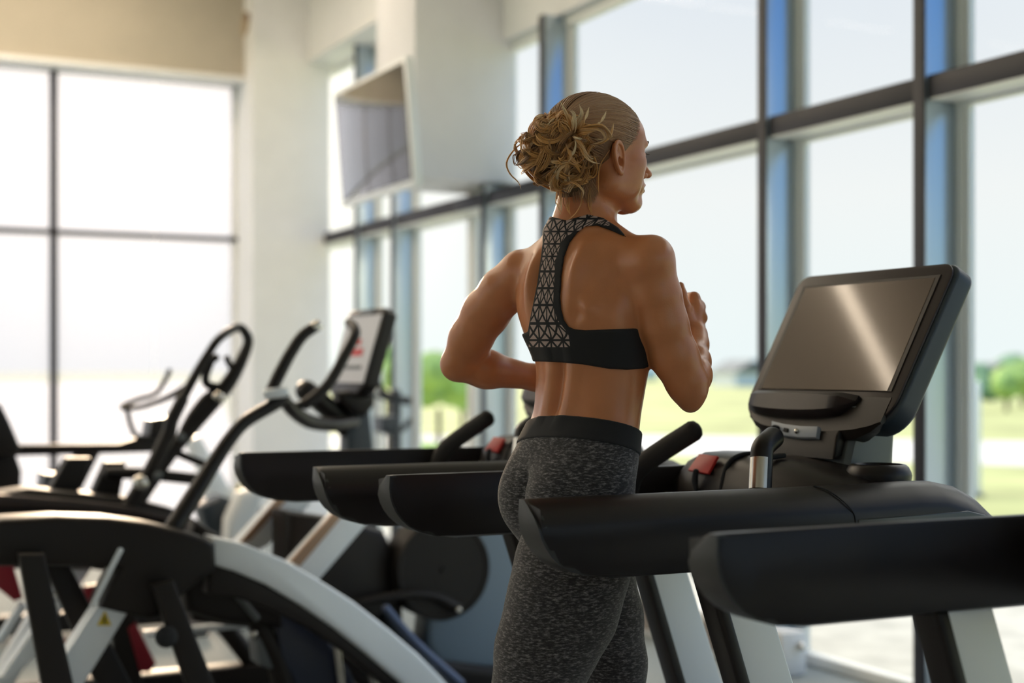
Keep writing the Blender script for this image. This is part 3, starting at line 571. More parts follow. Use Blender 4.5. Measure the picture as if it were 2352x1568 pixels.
TR(m3, 'backrest', M['black2'], Y, .42, [-60, 930, -10, 925, 10, 965, 36, 1026, 20, 1040, -60, 1040], .02)
TR(m3, 'seat_post', M['black'], Y, .12, [-20, 1040, 32, 1040, 46, 1080, 42, 1150, -20, 1150], .012)
TR(m3, 'seat_post', M['black'], Y, .12, [172, 1040, 225, 1040, 170, 1150, 120, 1150], .012)
TR(m3, 'drive_body', M['slate'], Y, .25, [95, 1085, 160, 1088, 185, 1150, 260, 1300, 60, 1300, 90, 1130], .02)
TR(m3, 'red_cover', M['darkred'], Y-.2, .05, [62, 1120, 95, 1122, 95, 1134, 62, 1134], .004)
B().box(-.2, 1.78, Y-.06, Y+.06, .03, .12, .01).box(.0, .08, Y-.3, Y+.3, 0, .06, .01).box(1.7, 1.78, Y-.3, Y+.3, 0, .06, .01).tube([(.45, Y, .1), (.45, Y, .62)], .05, smooth_path=False).tube([(1.2, Y, .1), (1.05, Y, .62)], .05, smooth_path=False).done('floor_frame', M['black'], m3)
# ---------- upright bike by the pilaster
Y = 8.3
m4 = empty('upright_bike', (2.2, Y, 0), label='white and black upright bike standing low in front of the corner pilaster', cat='exercise bike')
TR(m4, 'body_shell', M['white'], Y-1.2, .16, [545, 1130, 590, 1115, 600, 1130, 575, 1210, 545, 1250, 515, 1240, 518, 1190], .03)
TR(m4, 'wheel_cover', M['slate'], Y-1.0, .2, [450, 1160, 500, 1135, 540, 1150, 548, 1180, 520, 1230, 470, 1230], .03)
TR(m4, 'front_shell', M['silver'], Y, .14, [425, 1010, 455, 1000, 530, 1130, 560, 1200, 520, 1330, 480, 1330, 470, 1120], .02)
TR(m4, 'yellow_sticker', M['yellow'], Y-.1, .01, [545, 1115, 554, 1108, 552, 1130, 540, 1142], 0)
B().box(1.9, 2.5, Y-1.25, Y-1.15, .0, .1, .01).box(1.9, 2.0, Y-1.3, Y+.1, 0, .08, .01).box(2.4, 2.5, Y-1.3, Y+.1, 0, .08, .01).tube([(2.05, Y-1.2, .05), (2.05, Y-1.2, .6)], .05, smooth_path=False).done('floor_frame', M['black'], m4)
# ---------- multi-gym arm by the far window
Y = 8.9
m5 = empty('cable_station', (2.9, Y, 0), label='slim cable station with blue box in front of the far window', cat='exercise machine')
TB(m5, 'arm', M['black2'], [864, 862, Y, 885, 905, Y, 940, 918, Y], [.015, .025, .02])
TB(m5, 'arm', M['slate'], [850, 905, Y, 890, 915, Y, 940, 925, Y], [.012, .018, .018])
TR(m5, 'weight_box', M['slate'], Y, .2, [866, 958, 905, 952, 908, 995, 895, 1000, 868, 990], .02)
TB(m5, 'arm', M['slate'], [905, 990, Y, 925, 985, Y, 940, 965, Y], .02)
TB(m5, 'post', M['slate'], [912, 900, Y, 912, 1000, Y, 912, 1250, Y, 912, 1335, Y], .028)
B().box(P(912, 1300, Y).x-.3, P(912, 1300, Y).x+.3, Y-.25, Y+.25, .0, .05, .01).done('base_plate', M['slate'], m5)
# ================================================================ the running woman (one continuous body surface grown from a distance field)
f4 = np.float32
D0 = 2.72
def K(px, py, dw=0.):
    d = D0+dw; return np.array([(px-CX)/F*d, (HY-py)/F*d, d])
def toW(p):
    p = np.asarray(p); return np.stack([p[..., 2]*SN+p[..., 0]*CS, p[..., 2]*CS-p[..., 0]*SN, p[..., 1]+CZ], -1)
def smin(a, b, k):
    h = np.clip(.5+.5*(b-a)/k, 0, 1); return b+(a-b)*h-k*h*(1-h)
def smax(a, b, k): return -smin(-a, -b, k)
def cap(p, a, b, ra, rb):
    a = np.asarray(a, f4); b = np.asarray(b, f4); ab = b-a; t = np.clip(((p-a)@ab)/ab.dot(ab), 0, 1)
    return np.linalg.norm(p-a-t[:, None]*ab, axis=1)-(ra+(rb-ra)*t)
def ell(p, c, r, ax=None):
    q = p-np.asarray(c, f4)
    if ax is not None: q = q@np.asarray(ax, f4).T
    r = np.asarray(r, f4); k0 = np.linalg.norm(q/r, axis=1); k1 = np.linalg.norm(q/(r*r), axis=1)+1e-6
    return k0*(k0-1)/k1
def chain(p, pts_, k=.012):
    d = None
    for (a, ra), (b, rb) in zip(pts_[:-1], pts_[1:]):
        c = cap(p, a, b, ra, rb); d = c if d is None else smin(d, c, k)
    return d
def spl(xs, ys, x):
    """smooth (Catmull-Rom) table lookup"""
    xs = np.asarray(xs, float); ys = np.asarray(ys, float)
    m = np.gradient(ys, xs); xd = np.linspace(xs[0], xs[-1], 400); i = np.clip(np.searchsorted(xs, xd)-1, 0, len(xs)-2)
    h = xs[i+1]-xs[i]; t = (xd-xs[i])/h
    yd = (2*t**3-3*t*t+1)*ys[i]+(t**3-2*t*t+t)*h*m[i]+(-2*t**3+3*t*t)*ys[i+1]+(t**3-t*t)*h*m[i+1]
    return np.interp(x, xd, yd)
# torso sections : photo height, centre column, centre depth, half width, half depth, facing (deg away from image right)
TT = np.array([
 (540, 1340, .00, .080, .045, 46), (565, 1338, .00, .118, .058, 47), (600, 1338, .00, .135, .076, 48), (650, 1335, .00, .140, .088, 49), (700, 1334, .00, .141, .094, 49),
 (760, 1342, .00, .131, .095, 49), (830, 1359, .00, .122, .090, 46), (895, 1354, .00, .121, .084, 43), (955, 1345, .00, .124, .084, 39),
 (1010, 1329, .00, .139, .092, 35), (1060, 1317, .00, .152, .096, 33), (1110, 1312, .00, .158, .090, 31), (1160, 1312, .00, .155, .086, 30), (1215, 1312, .00, .135, .085, 30), (1260, 1312, .0, .10, .07, 30)], float)
TV = (HY-TT[:, 0])/F*D0; TU = (TT[:, 1]-CX)/F*D0
o_ = np.argsort(TV)
def tor_local(p):
    v = p[:, 1]
    g = lambda a: spl(TV[o_], a[o_], v).astype(f4)
    cu, cd, a, b, th = g(TU), g(TT[:, 2])+D0, g(TT[:, 3]), g(TT[:, 4]), np.radians(g(TT[:, 5]))
    du, dd = p[:, 0]-cu, p[:, 2]-cd; s, c = np.sin(th), np.cos(th)
    return du*s-dd*c, du*c+dd*s, a, b
def gss(x, s): return np.exp(-(x/s)**2)
def vy(y): return (HY-y)/F*D0
def torso(p, plain=False):
    lat, fw, a, b = tor_local(p); v = p[:, 1]
    k0 = np.sqrt((lat/a)**2+(fw/b)**2); k1 = np.sqrt((lat/a**2)**2+(fw/b**2)**2)+1e-6
    d = k0*(k0-1)/k1
    bk = np.clip(-fw/.04, 0, 1)
    if plain: return smax(smax(d, v-vy(536), .03), vy(1265)-v, .03)
    up = np.clip((v-vy(990))/.04, 0, 1)*np.clip((vy(520)-v)/.03, 0, 1)
    lum = np.clip((v-vy(985))/.04, 0, 1)*np.clip((vy(760)-v)/.08, 0, 1)
    d = d+bk*up*(.0035+.0065*lum)*gss(lat, .011)-bk*lum*.006*gss(np.abs(lat)-.030, .017)
    d = d+bk*.012*gss(lat+.004, .012)*np.clip((vy(1065)-v)/.03, 0, 1)
    # shoulder blades : inner borders, lower corner, muscle beside the spine
    d = d-bk*.014*gss(lat-.050-.10*(v-vy(640)), .016)*gss(v-vy(620), .055)
    d = d-bk*.011*gss(lat-.082, .018)*gss(v-vy(712), .026)-bk*.006*gss(lat-.062, .010)*gss(v-vy(742), .012)+bk*.007*gss(lat-.060, .014)*gss(v-vy(735), .02)
    d = d-bk*.013*gss(lat+.060, .016)*gss(v-vy(640), .060)+bk*.006*gss(lat+.036, .012)*gss(v-vy(640), .05)
    d = d+bk*.010*gss(lat-.105, .030)*gss(v-vy(660), .05)
    d = d-bk*.006*gss(lat-.118, .020)*gss(v-vy(740), .06)
    d = smax(d, v-vy(536), .03); d = smax(d, vy(1265)-v, .03)
    return d
PF = lambda th: (np.array([math.cos(R(th)), 0, math.sin(R(th))]), np.array([math.sin(R(th)), 0, -math.cos(R(th))]))
# shoulders and arms
SL, SR = K(1216, 626, .085), K(1484, 608, -.09)
LE, LW, LH = K(1052, 836, .20), K(1235, 868, .27), K(1300, 862, .28)
RE, RW = K(1587, 902, -.06), K(1597, 792, .115)
def arms(p):
    dl = chain(p, [(SL, .042), (K(1157, 668, .115), .0445), (K(1116, 718, .15), .0450), (K(1082, 775, .18), .0415), (LE, .0345)], .02)
    dl = smin(dl, ell(p, K(1186, 622, .09), (.027, .036, .038)), .03)
    fl = chain(p, [(LE, .034), (LE*.65+LW*.35, .0375), (LW, .025), (LH, .022)], .02)
    dl = smin(dl, fl, .012)
    dr = chain(p, [(SR, .046), (K(1508, 680, -.088), .0430), (K(1524, 745, -.082), .0425), (K(1550, 820, -.072), .0415), (K(1579, 880, -.065), .0385)], .02)
    dr = smin(dr, ell(p, K(1500, 594, -.10), (.036, .040, .042)), .03)
    dr = smin(dr, cap(p, K(1579, 885, -.06), K(1586, 925, -.062), .034, .0185), .02)
    fr = chain(p, [(RE, .028), (K(1592, 862, -.01), .0325), (K(1594, 830, .04), .0295), (RW, .0235), (K(1597, 770, .14), .025)], .02)
    return smin(dl, smin(dr, fr, .010), .005)
def hands(p):
    # right fist : knuckles towards the window, thumb uppermost
    P1 = K(1597, 770, .135)
    d = smin(ell(p, K(1594, 726, .165), (.023, .040, .031)), cap(p, RW, P1, .0235, .024), .02)
    kn = [K(1594, 684, .165), K(1606, 704, .172), K(1611, 730, .170), K(1608, 755, .160)]
    inn = [K(1574, 684, .205), K(1584, 704, .215), K(1590, 730, .213), K(1590, 755, .198)]
    tip = [K(1566, 700, .175), K(1570, 720, .180), K(1577, 740, .178), K(1580, 760, .170)]
    for a, b, c, r_ in zip(kn, inn, tip, (.0112, .0115, .0108, .0095)):
        d = smin(d, chain(p, [(K(1594, 740, .15)*.45+a*.55, r_), (a, r_+.0012), (b, r_), (c, r_*.85)], .004), .006)
    d = smin(d, chain(p, [(K(1585, 745, .135), .0125), (K(1574, 705, .132), .0115), (K(1566, 674, .140), .0095), (K(1563, 656, .146), .0082)], .006), .010)
    # left hand, loosely closed in front of the waist
    c = LH; d2 = ell(p, c+np.array([.02, .0, .0]), (.036, .032, .020)); n_ = 0
    for i, dy in enumerate((.026, .009, -.009, -.025)):
        a = c+np.array([.045, dy, .006]); b = c+np.array([.066-abs(dy)*.3, dy*.9, .022]); e_ = c+np.array([.050, dy*.85, .034])
        d2 = smin(d2, chain(p, [(c+np.array([.02, dy*.8, 0]), .009), (a, .010), (b, .009), (e_, .0075)], .004), .006)
    d2 = smin(d2, chain(p, [(c+np.array([.0, .026, .01]), .012), (c+np.array([.028, .040, .020]), .0105), (c+np.array([.050, .036, .030]), .0085)], .005), .008)
    return smin(d, d2, .001)
# neck and trapezius
def neck(p):
    d = chain(p, [(K(1336, 580, -.01), .053), (K(1343, 520, 0.), .047), (K(1350, 455, .005), .0475), (K(1362, 400, .01), .05)], .02)
    d = smin(d, cap(p, K(1318, 470, -.01), K(1300, 560, -.005), .026, .030), .03)
    d = smin(d, cap(p, K(1312, 530, .01), SL*.75+K(1312, 540, .01)*.25, .030, .030), .035)
    d = smin(d, cap(p, K(1372, 535, -.02), SR*.78+K(1372, 540, -.02)*.22+np.array([0, .008, 0]), .030, .032), .035)
    d = smin(d, cap(p, K(1385, 450, .0), K(1398, 555, .03), .018, .02), .02)
    return d
# head frame
HC = K(1367, 372, 0.); HF, HR = PF(30); HU = np.array([0, 1., 0]); HA = np.array([HF, HR, HU])
def H(f, r, u): return HC+HF*f+HR*r+HU*u
def hell(q, c, r): 
    q = q-np.asarray(c, f4); r = np.asarray(r, f4); k0 = np.linalg.norm(q/r, axis=1); k1 = np.linalg.norm(q/(r*r), axis=1)+1e-6
    return k0*(k0-1)/k1
def head(p):
    q = (p-HC.astype(f4))@HA.T.astype(f4); m = q.copy(); m[:, 1] = np.abs(m[:, 1])
    d = hell(q, (-.006, 0, .042), (.096, .0735, .081))
    d = smin(d, hell(q, (.048, 0, -.010), (.050, .056, .074)), .03)
    d = smin(d, hell(q, (.058, 0, .050), (.034, .055, .045)), .03)
    d = smin(d, cap(m, (.002, .050, -.048), (.072, .014, -.080), .014, .014), .028)
    d = smin(d, cap(m, (.004, .052, -.010), (.002, .050, -.048), .014, .014), .028)
    d = smin(d, hell(m, (.058, .044, -.004), (.024, .018, .018)), .022)
    d = smin(d, hell(m, (.040, .047, -.038), (.030, .016, .030)), .025)
    d = smin(d, hell(m, (.085, .022, .034), (.010, .026, .008)), .012)
    d = smax(d, -hell(m, (.098, .031, .015), (.017, .019, .011)), .014)
    d = smin(d, hell(m, (.080, .0305, .0155), (.0135, .0150, .0095)), .004)
    d = smin(d, cap(q, (.094, 0, .022), (.121, 0, -.013), .0065, .0075), .010)
    d = smin(d, hell(q, (.122, 0, -.016), (.0090, .0085, .0072)), .005)
    d = smin(d, hell(m, (.107, .0100, -.019), (.0085, .006, .006)), .005)
    d = smin(d, hell(q, (.088, 0, -.042), (.017, .028, .020)), .016)
    d = smin(d, hell(q, (.1035, 0, -.0395), (.0065, .019, .0042)), .006)
    d = smin(d, hell(q, (.1015, 0, -.0500), (.0070, .017, .0048)), .006)
    d = smax(d, -hell(q, (.110, 0, -.0447), (.008, .024, .0012)), .003)
    d = smin(d, hell(q, (.086, 0, -.075), (.018, .019, .0145)), .018)
    # ears
    ce, se = math.cos(R(24)), -math.sin(R(24)); ct, st_ = math.cos(R(12)), math.sin(R(12))
    e_ = m-np.array((.000, .0775, -.001), f4)
    xf = e_[:, 0]*ce+e_[:, 1]*se; nn = -e_[:, 0]*se+e_[:, 1]*ce          # the rear edge stands off the head
    x_ = xf*ct+e_[:, 2]*st_; y_ = -xf*st_+e_[:, 2]*ct
    wd = .0150+.12*np.clip(y_, -.03, .022)
    rr = np.sqrt((x_/wd)**2+(y_/.0285)**2); sc_ = (rr-1)*.017
    base = np.maximum(sc_, np.abs(nn+.001)-.0030); d = smin(d, base, .004)
    ring = np.sqrt(sc_**2+(nn-.0035)**2)-.0030; d = smin(d, ring, .0018)
    qa = (x_+.0015)/(wd*.60), (y_+.0005)/.0185
    anti = np.sqrt(((np.sqrt(qa[0]**2+qa[1]**2)-1)*.0105)**2+(nn-.0025)**2)-.0022; anti = np.maximum(anti, x_-.003); d = smin(d, anti, .002)
    E3 = np.stack([x_, nn, y_], 1)
    d = smin(d, hell(E3, (.006, .001, -.0255), (.0070, .0036, .0085)), .003)
    d = smin(d, hell(E3, (.0125, .003, -.006), (.0030, .0032, .0055)), .002)
    d = smax(d, -hell(E3, (.0035, .001, -.008), (.0062, .0085, .0085)), .002)
    d = smax(d, -hell(E3, (.0005, .0045, .012), (.0042, .0045, .0075)), .002)
    return d
# hips and legs
PH, PR = PF(30)
PC = K(1312, 1120, 0.)
RK, LK = K(1207, 1655, -.09), K(1416, 1630, .12)
RA, LA = K(985, 2010, -.06), K(1405, 2060, .10)
def legs(p):
    d = smin(ell(p, PC-PH*.040+PR*.056+np.array([0, -.018, 0]), (.079, .088, .079)), 9, .01)
    d = smin(d, ell(p, PC-PH*.038-PR*.063+np.array([0, -.018, 0]), (.073, .086, .073)), .005)
    d = smin(d, ell(p, PC+PR*.105+np.array([0, -.01, 0]), (.045, .10, .05)), .05)
    r_ = chain(p, [(K(1335, 1205, -.055), .092), (K(1315, 1300, -.075), .0985), (K(1290, 1400, -.085), .096), (K(1250, 1500, -.09), .084), (K(1220, 1600, -.09), .066), (RK, .055)], .03)
    l_ = chain(p, [(K(1290, 1190, .06), .088), (K(1345, 1320, .085), .086), (K(1378, 1420, .095), .077), (K(1402, 1520, .11), .064), (LK, .053)], .03)
    r2 = chain(p, [(RK, .053), (RK*.7+RA*.3+np.array([-.012, -.005, 0]), .054), (RK*.35+RA*.65, .040), (RA, .031)], .02)
    l2 = chain(p, [(LK, .051), (LK*.7+LA*.3+np.array([-.014, 0, 0]), .053), (LK*.35+LA*.65, .040), (LA, .031)], .02)
    r_ = smin(r_, r2, .02); l_ = smin(l_, l2, .02)
    # keep the two thighs apart below the crotch
    return smin(d, smin(r_, l_, .006), .018)
FDIR = np.array([math.cos(R(28)), 0, math.sin(R(28))])
VFL = -1.10
LT = np.array([LA[0], VFL+.035, LA[2]]); RT = np.array([RA[0], 0, RA[2]])+FDIR*.10; RT[1] = VFL+.04
def feet(p):
    d = chain(p, [(LA, .030), (LT-FDIR*.03, .030), (LT+FDIR*.07, .026), (LT+FDIR*.15, .022)], .01)
    return smin(d, chain(p, [(RA, .030), (RA+np.array([-.015, -.05, 0]), .028), (RT, .026), (RT+FDIR*.06, .020)], .01), .001)
def body(p):
    p = p.astype(f4)
    d = smin(torso(p), neck(p), .03)
    d = smin(d, arms(p), .018)
    lo = p[:, 1] < vy(980); hi = p[:, 1] > vy(560)
    dl = np.full(len(p), 9, f4)
    if lo.any(): dl[lo] = np.minimum(smin(legs(p[lo]), feet(p[lo]), .01), 9)
    d = smin(d, dl, .022)
    if hi.any(): d[hi] = smin(d[hi], head(p[hi]), .016)
    hh = (p[:, 1] > vy(920)) & (p[:, 1] < vy(600))
    if hh.any(): d[hh] = smin(d[hh], hands(p[hh]), .004)
    # bust
    lat, fw, a, b = tor_local(p)
    return d
def bust(p):
    dd = None
    for s in (-1, 1):
        c = K(1345, 735, 0.)+PF(49)[0]*.062+PF(49)[1]*.062*s; e_ = ell(p, c, (.055, .052, .055)); dd = e_ if dd is None else smin(dd, e_, .02)
    return dd
def full(p): p = p.astype(f4); return smin(body(p), bust(p), .025)
def axis(lo, hi, segs):
    """segs = [(to, step)]"""
    out_ = [lo]
    for to, st in segs:
        while out_[-1] < min(to, hi)-1e-6: out_.append(out_[-1]+st)
    while (len(out_)-1) % 8: out_.append(out_[-1]+segs[-1][1])
    return np.array(out_, f4)
def nets(fn, xs, ys, zs, lip=1.25):
    nx, ny, nz = len(xs), len(ys), len(zs); f = np.empty((nx, ny, nz), f4); bs = 8
    bx, by, bz = [(len(a)+bs-1)//bs for a in (xs, ys, zs)]
    def ctr(a, n): return np.array([(a[i*bs]+a[min(i*bs+bs, len(a)-1)])/2 for i in range(n)], f4), np.array([(a[min(i*bs+bs, len(a)-1)]-a[i*bs])/2 for i in range(n)], f4)
    cx, hx = ctr(xs, bx); cy, hy = ctr(ys, by); cz, hz = ctr(zs, bz)
    g = np.stack(np.meshgrid(cx, cy, cz, indexing='ij'), -1).reshape(-1, 3)
    hd = np.sqrt(sum(a**2 for a in np.meshgrid(hx, hy, hz, indexing='ij'))).reshape(-1)
    dv = fn(g); act = np.abs(dv) < hd*lip+.012
    dvg = dv.reshape(bx, by, bz)
    f[:] = np.repeat(np.repeat(np.repeat(dvg, bs, 0), bs, 1), bs, 2)[:nx, :ny, :nz]
    ids = np.argwhere(act.reshape(bx, by, bz)); loc = np.stack(np.meshgrid(range(bs), range(bs), range(bs), indexing='ij'), -1).reshape(-1, 3)
    for s in range(0, len(ids), 500):
        I = (ids[s:s+500, None, :]*bs+loc[None]).reshape(-1, 3)
        I = I[(I[:, 0] < nx) & (I[:, 1] < ny) & (I[:, 2] < nz)]
        f[I[:, 0], I[:, 1], I[:, 2]] = fn(np.stack([xs[I[:, 0]], ys[I[:, 1]], zs[I[:, 2]]], 1))
    s_ = f < 0; c = np.zeros((nx-1, ny-1, nz-1), np.int8)
    for a in (0, 1):
        for b in (0, 1):
            for e in (0, 1): c += s_[a:nx-1+a, b:ny-1+b, e:nz-1+e]
    A = np.argwhere((c > 0) & (c < 8)); vid = np.full(c.shape, -1, np.int32); vid[A[:, 0], A[:, 1], A[:, 2]] = np.arange(len(A))
    acc = np.zeros((len(A), 3), f4); cnt = np.zeros(len(A), f4)
    cs = [(a, b, e) for a in (0, 1) for b in (0, 1) for e in (0, 1)]
    def val(o): return f[A[:, 0]+o[0], A[:, 1]+o[1], A[:, 2]+o[2]]
    def pos(o): return np.stack([xs[A[:, 0]+o[0]], ys[A[:, 1]+o[1]], zs[A[:, 2]+o[2]]], 1)
    for i in range(8):
        for j in range(i+1, 8):
            if sum(abs(a-b) for a, b in zip(cs[i], cs[j])) != 1: continue
            va, vb = val(cs[i]), val(cs[j]); m = (va < 0) != (vb < 0); t = np.where(m, va/(va-vb+1e-12), 0)
            pa, pb = pos(cs[i]), pos(cs[j]); acc += np.where(m[:, None], pa+(pb-pa)*t[:, None], 0); cnt += m
    V = acc/cnt[:, None]; Q = []
    for ax in range(3):
        sl0 = [slice(None)]*3; sl1 = [slice(None)]*3; sl0[ax] = slice(0, -1); sl1[ax] = slice(1, None)
        E = np.argwhere(s_[tuple(sl0)] != s_[tuple(sl1)]); o1, o2 = [k for k in range(3) if k != ax]
        E = E[(E[:, o1] > 0) & (E[:, o2] > 0) & (E[:, o1] < vid.shape[o1]) & (E[:, o2] < vid.shape[o2])]
        inside = s_[E[:, 0], E[:, 1], E[:, 2]]
        def cid(d1, d2):
            e = E.copy(); e[:, o1] -= d1; e[:, o2] -= d2; return vid[e[:, 0], e[:, 1], e[:, 2]]
        q = np.stack([cid(1, 1), cid(0, 1), cid(0, 0), cid(1, 0)], 1)
        flip = inside if ax != 1 else ~inside
        q[~flip] = q[~flip][:, ::-1]; Q.append(q)
    Q = np.concatenate(Q); Q = Q[(Q >= 0).all(1)]
    return V, Q
def relax(V, Q, n, lam=.5):
    for _ in range(n):
        acc = np.zeros_like(V); cnt = np.zeros(len(V), f4)
        for a, b in ((0, 1), (1, 2), (2, 3), (3, 0)):
            for i, j in ((a, b), (b, a)): 
                np.add.at(cnt, Q[:, i], 1)
                for k in range(3): acc[:, k] += np.bincount(Q[:, i], V[Q[:, j], k], len(V))
        V = V+lam*(acc/cnt[:, None]-V)
    return V
def npmesh(name, Vw, Q, m, parent, smooth=True, attrs=None, uv=None, **k):
    """Vw world positions, Q quads or triangles"""
    me = bpy.data.meshes.new(name); n = Q.shape[1]
    org = np.array(parent_loc(parent)) if parent is not None else np.zeros(3)
    me.vertices.add(len(Vw)); me.vertices.foreach_set('co', (Vw-org).astype(f4).ravel())
    me.loops.add(Q.size); me.loops.foreach_set('vertex_index', Q.astype(np.int32).ravel())
    me.polygons.add(len(Q)); me.polygons.foreach_set('loop_start', np.arange(0, Q.size, n, dtype=np.int32)); me.polygons.foreach_set('loop_total', np.full(len(Q), n, np.int32))
    me.polygons.foreach_set('use_smooth', np.full(len(Q), smooth)); me.update(calc_edges=True)
    for an, av in (attrs or {}).items():
        if av.ndim == 1: a = me.attributes.new(an, 'FLOAT', 'POINT'); a.data.foreach_set('value', av.astype(f4))
        else: a = me.attributes.new(an, 'FLOAT_VECTOR', 'POINT'); a.data.foreach_set('vector', av.astype(f4).ravel())
    me.validate(); me.materials.append(m)
    o = bpy.data.objects.new(name, me); COL.objects.link(o); o.parent = parent
    return setp(o, **k)
# ---- materials
M['skin'] = mat('tanned_skin', (.60, .225, .095), .31, bump=.12, bscale=420, var=.06, vscale=18, sss=.12, spec=.45)
def heather():
    m = bpy.data.materials.new('heather_knit'); m.use_nodes = True; n = m.node_tree.nodes; l = m.node_tree.links; b = n['Principled BSDF']
    t = n.new('ShaderNodeTexCoord'); mp = n.new('ShaderNodeMapping'); mp.inputs['Scale'].default_value = (1, 1, 3.4); mp.inputs['Rotation'].default_value = (0, .25, 0); l.new(t.outputs['Object'], mp.inputs[0])
    q = n.new('ShaderNodeTexNoise'); q.inputs['Scale'].default_value = 95; q.inputs['Detail'].default_value = 7; q.inputs['Roughness'].default_value = .75; l.new(mp.outputs[0], q.inputs['Vector'])
    r = n.new('ShaderNodeValToRGB'); l.new(q.outputs[0], r.inputs[0]); e = r.color_ramp.elements
    e[0].position = .38; e[0].color = (.012, .010, .012, 1); e[1].position = .66; e[1].color = (.27, .245, .25, 1)
    x = r.color_ramp.elements.new(.5); x.color = (.032, .028, .030, 1)
    l.new(r.outputs[0], b.inputs['Base Color']); b.inputs['Roughness'].default_value = .9; b.inputs['Sheen Weight'].default_value = .25
    bp = n.new('ShaderNodeBump'); bp.inputs['Strength'].default_value = .5; bp.inputs['Distance'].default_value = .001; l.new(q.outputs[0], bp.inputs['Height']); l.new(bp.outputs[0], b.inputs['Normal'])
    return m
M['heather'] = heather()
M['band'] = mat('black_knit', (.010, .009, .011), .85, bump=.3, bscale=900, sheen=.1)
def lattice():
    """black elastic with rows of cut-out triangles in the racer-back panel; the pattern follows the garment's own coordinates"""
    m = bpy.data.materials.new('lattice_knit'); m.use_nodes = True; n = m.node_tree.nodes; l = m.node_tree.links; b = n['Principled BSDF']
    a = n.new('ShaderNodeAttribute'); a.attribute_name = 'garment'; sx = n.new('ShaderNodeSeparateXYZ'); l.new(a.outputs['Vector'], sx.inputs[0])
    def mt(op, x, y=None, c=False):
        q = n.new('ShaderNodeMath'); q.operation = op; q.use_clamp = c
        for i, z in enumerate((x, y)):
            if z is None: continue
            if isinstance(z, (int, float)): q.inputs[i].default_value = z
            else: l.new(z, q.inputs[i])
        return q.outputs[0]
    fx = mt('SUBTRACT', mt('FRACT', sx.outputs[0]), .5); fy = mt('SUBTRACT', mt('FRACT', sx.outputs[1]), .5)
    ax, ay = mt('ABSOLUTE', fx), mt('ABSOLUTE', fy)
    d1 = mt('MULTIPLY', mt('ABSOLUTE', mt('SUBTRACT', ax, ay)), .7)
    edge = mt('MINIMUM', mt('SUBTRACT', .5, mt('MAXIMUM', ax, ay)), mt('MINIMUM', d1, 9))
    hole = mt('GREATER_THAN', edge, .072)
    # drop some triangles beside the verticals
    vert = mt('MINIMUM', mt('MULTIPLY', ax, 1.0), 9); hole2 = hole
    fac = mt('MULTIPLY', hole2, mt('GREATER_THAN', sx.outputs[2], 0))
    x = n.new('ShaderNodeMixRGB'); x.inputs[1].default_value = (.011, .009, .010, 1); x.inputs[2].default_value = (.46, .33, .29, 1); l.new(fac, x.inputs[0]); l.new(x.outputs[0], b.inputs['Base Color'])
    b.inputs['Roughness'].default_value = .8
    bp = n.new('ShaderNodeBump'); bp.inputs['Strength'].default_value = .6; bp.inputs['Distance'].default_value = .0015; bp.invert = True; l.new(fac, bp.inputs['Height']); l.new(bp.outputs[0], b.inputs['Normal'])
    return m
M['lattice'] = lattice()
hip_w = toW(PC)
woman = empty('person', (float(hip_w[0]), float(hip_w[1]), .2), label='running woman with blonde ponytail, black lattice-back sports bra and heather grey leggings', cat='person')
xs = axis(-.235, .44, [(-.02, .005), (.06, .003), (.178, .0024), (.228, .0013), (.30, .0022), (.46, .003)])
ys = axis(-1.16, .545, [(-.62, .007), (.26, .0034), (.362, .0021), (.432, .0015), (.56, .0021)])
zs = axis(2.42, 3.10, [(2.60, .0035), (2.632, .0024), (2.688, .0013), (2.84, .0024), (3.12, .0035)])
V, Q = nets(full, xs, ys, zs); V = relax(V, Q, 1, .45)
npmesh('body', toW(V), Q, M['skin'], woman)
# ---- leggings and waistband
def plane_v(p, y0): # tilted waist line, y0 metres below the top edge
    return p[:, 1]-(-.0835-.1905*p[:, 0]-.228*(p[:, 2]-D0))+y0
def lower(p): p = p.astype(f4); return smin(torso(p), legs(p), .022)
def legg(p): p = p.astype(f4); return np.maximum(np.maximum(lower(p)-.0035, plane_v(p, .040)), (VFL+.10)-p[:, 1])
def band(p): p = p.astype(f4); return smax(smax(np.minimum(lower(p), torso(p, True))-.0062, plane_v(p, .0), .003), -plane_v(p, .045), .003)
V, Q = nets(legg, axis(-.235, .28, [(.3, .0042)]), axis(-1.02, -.09, [(-.62, .008), (-.06, .0042)]), axis(2.50, 2.98, [(3, .0042)]), 1.4); V = relax(V, Q, 1, .4)
npmesh('leggings', toW(V), Q, M['heather'], woman)
V, Q = nets(band, axis(-.02, .27, [(.3, .003)]), axis(-.21, -.06, [(-.05, .0025)]), axis(2.58, 2.88, [(3, .003)]), 1.5)
npmesh('waistband', toW(V), Q, M['band'], woman)
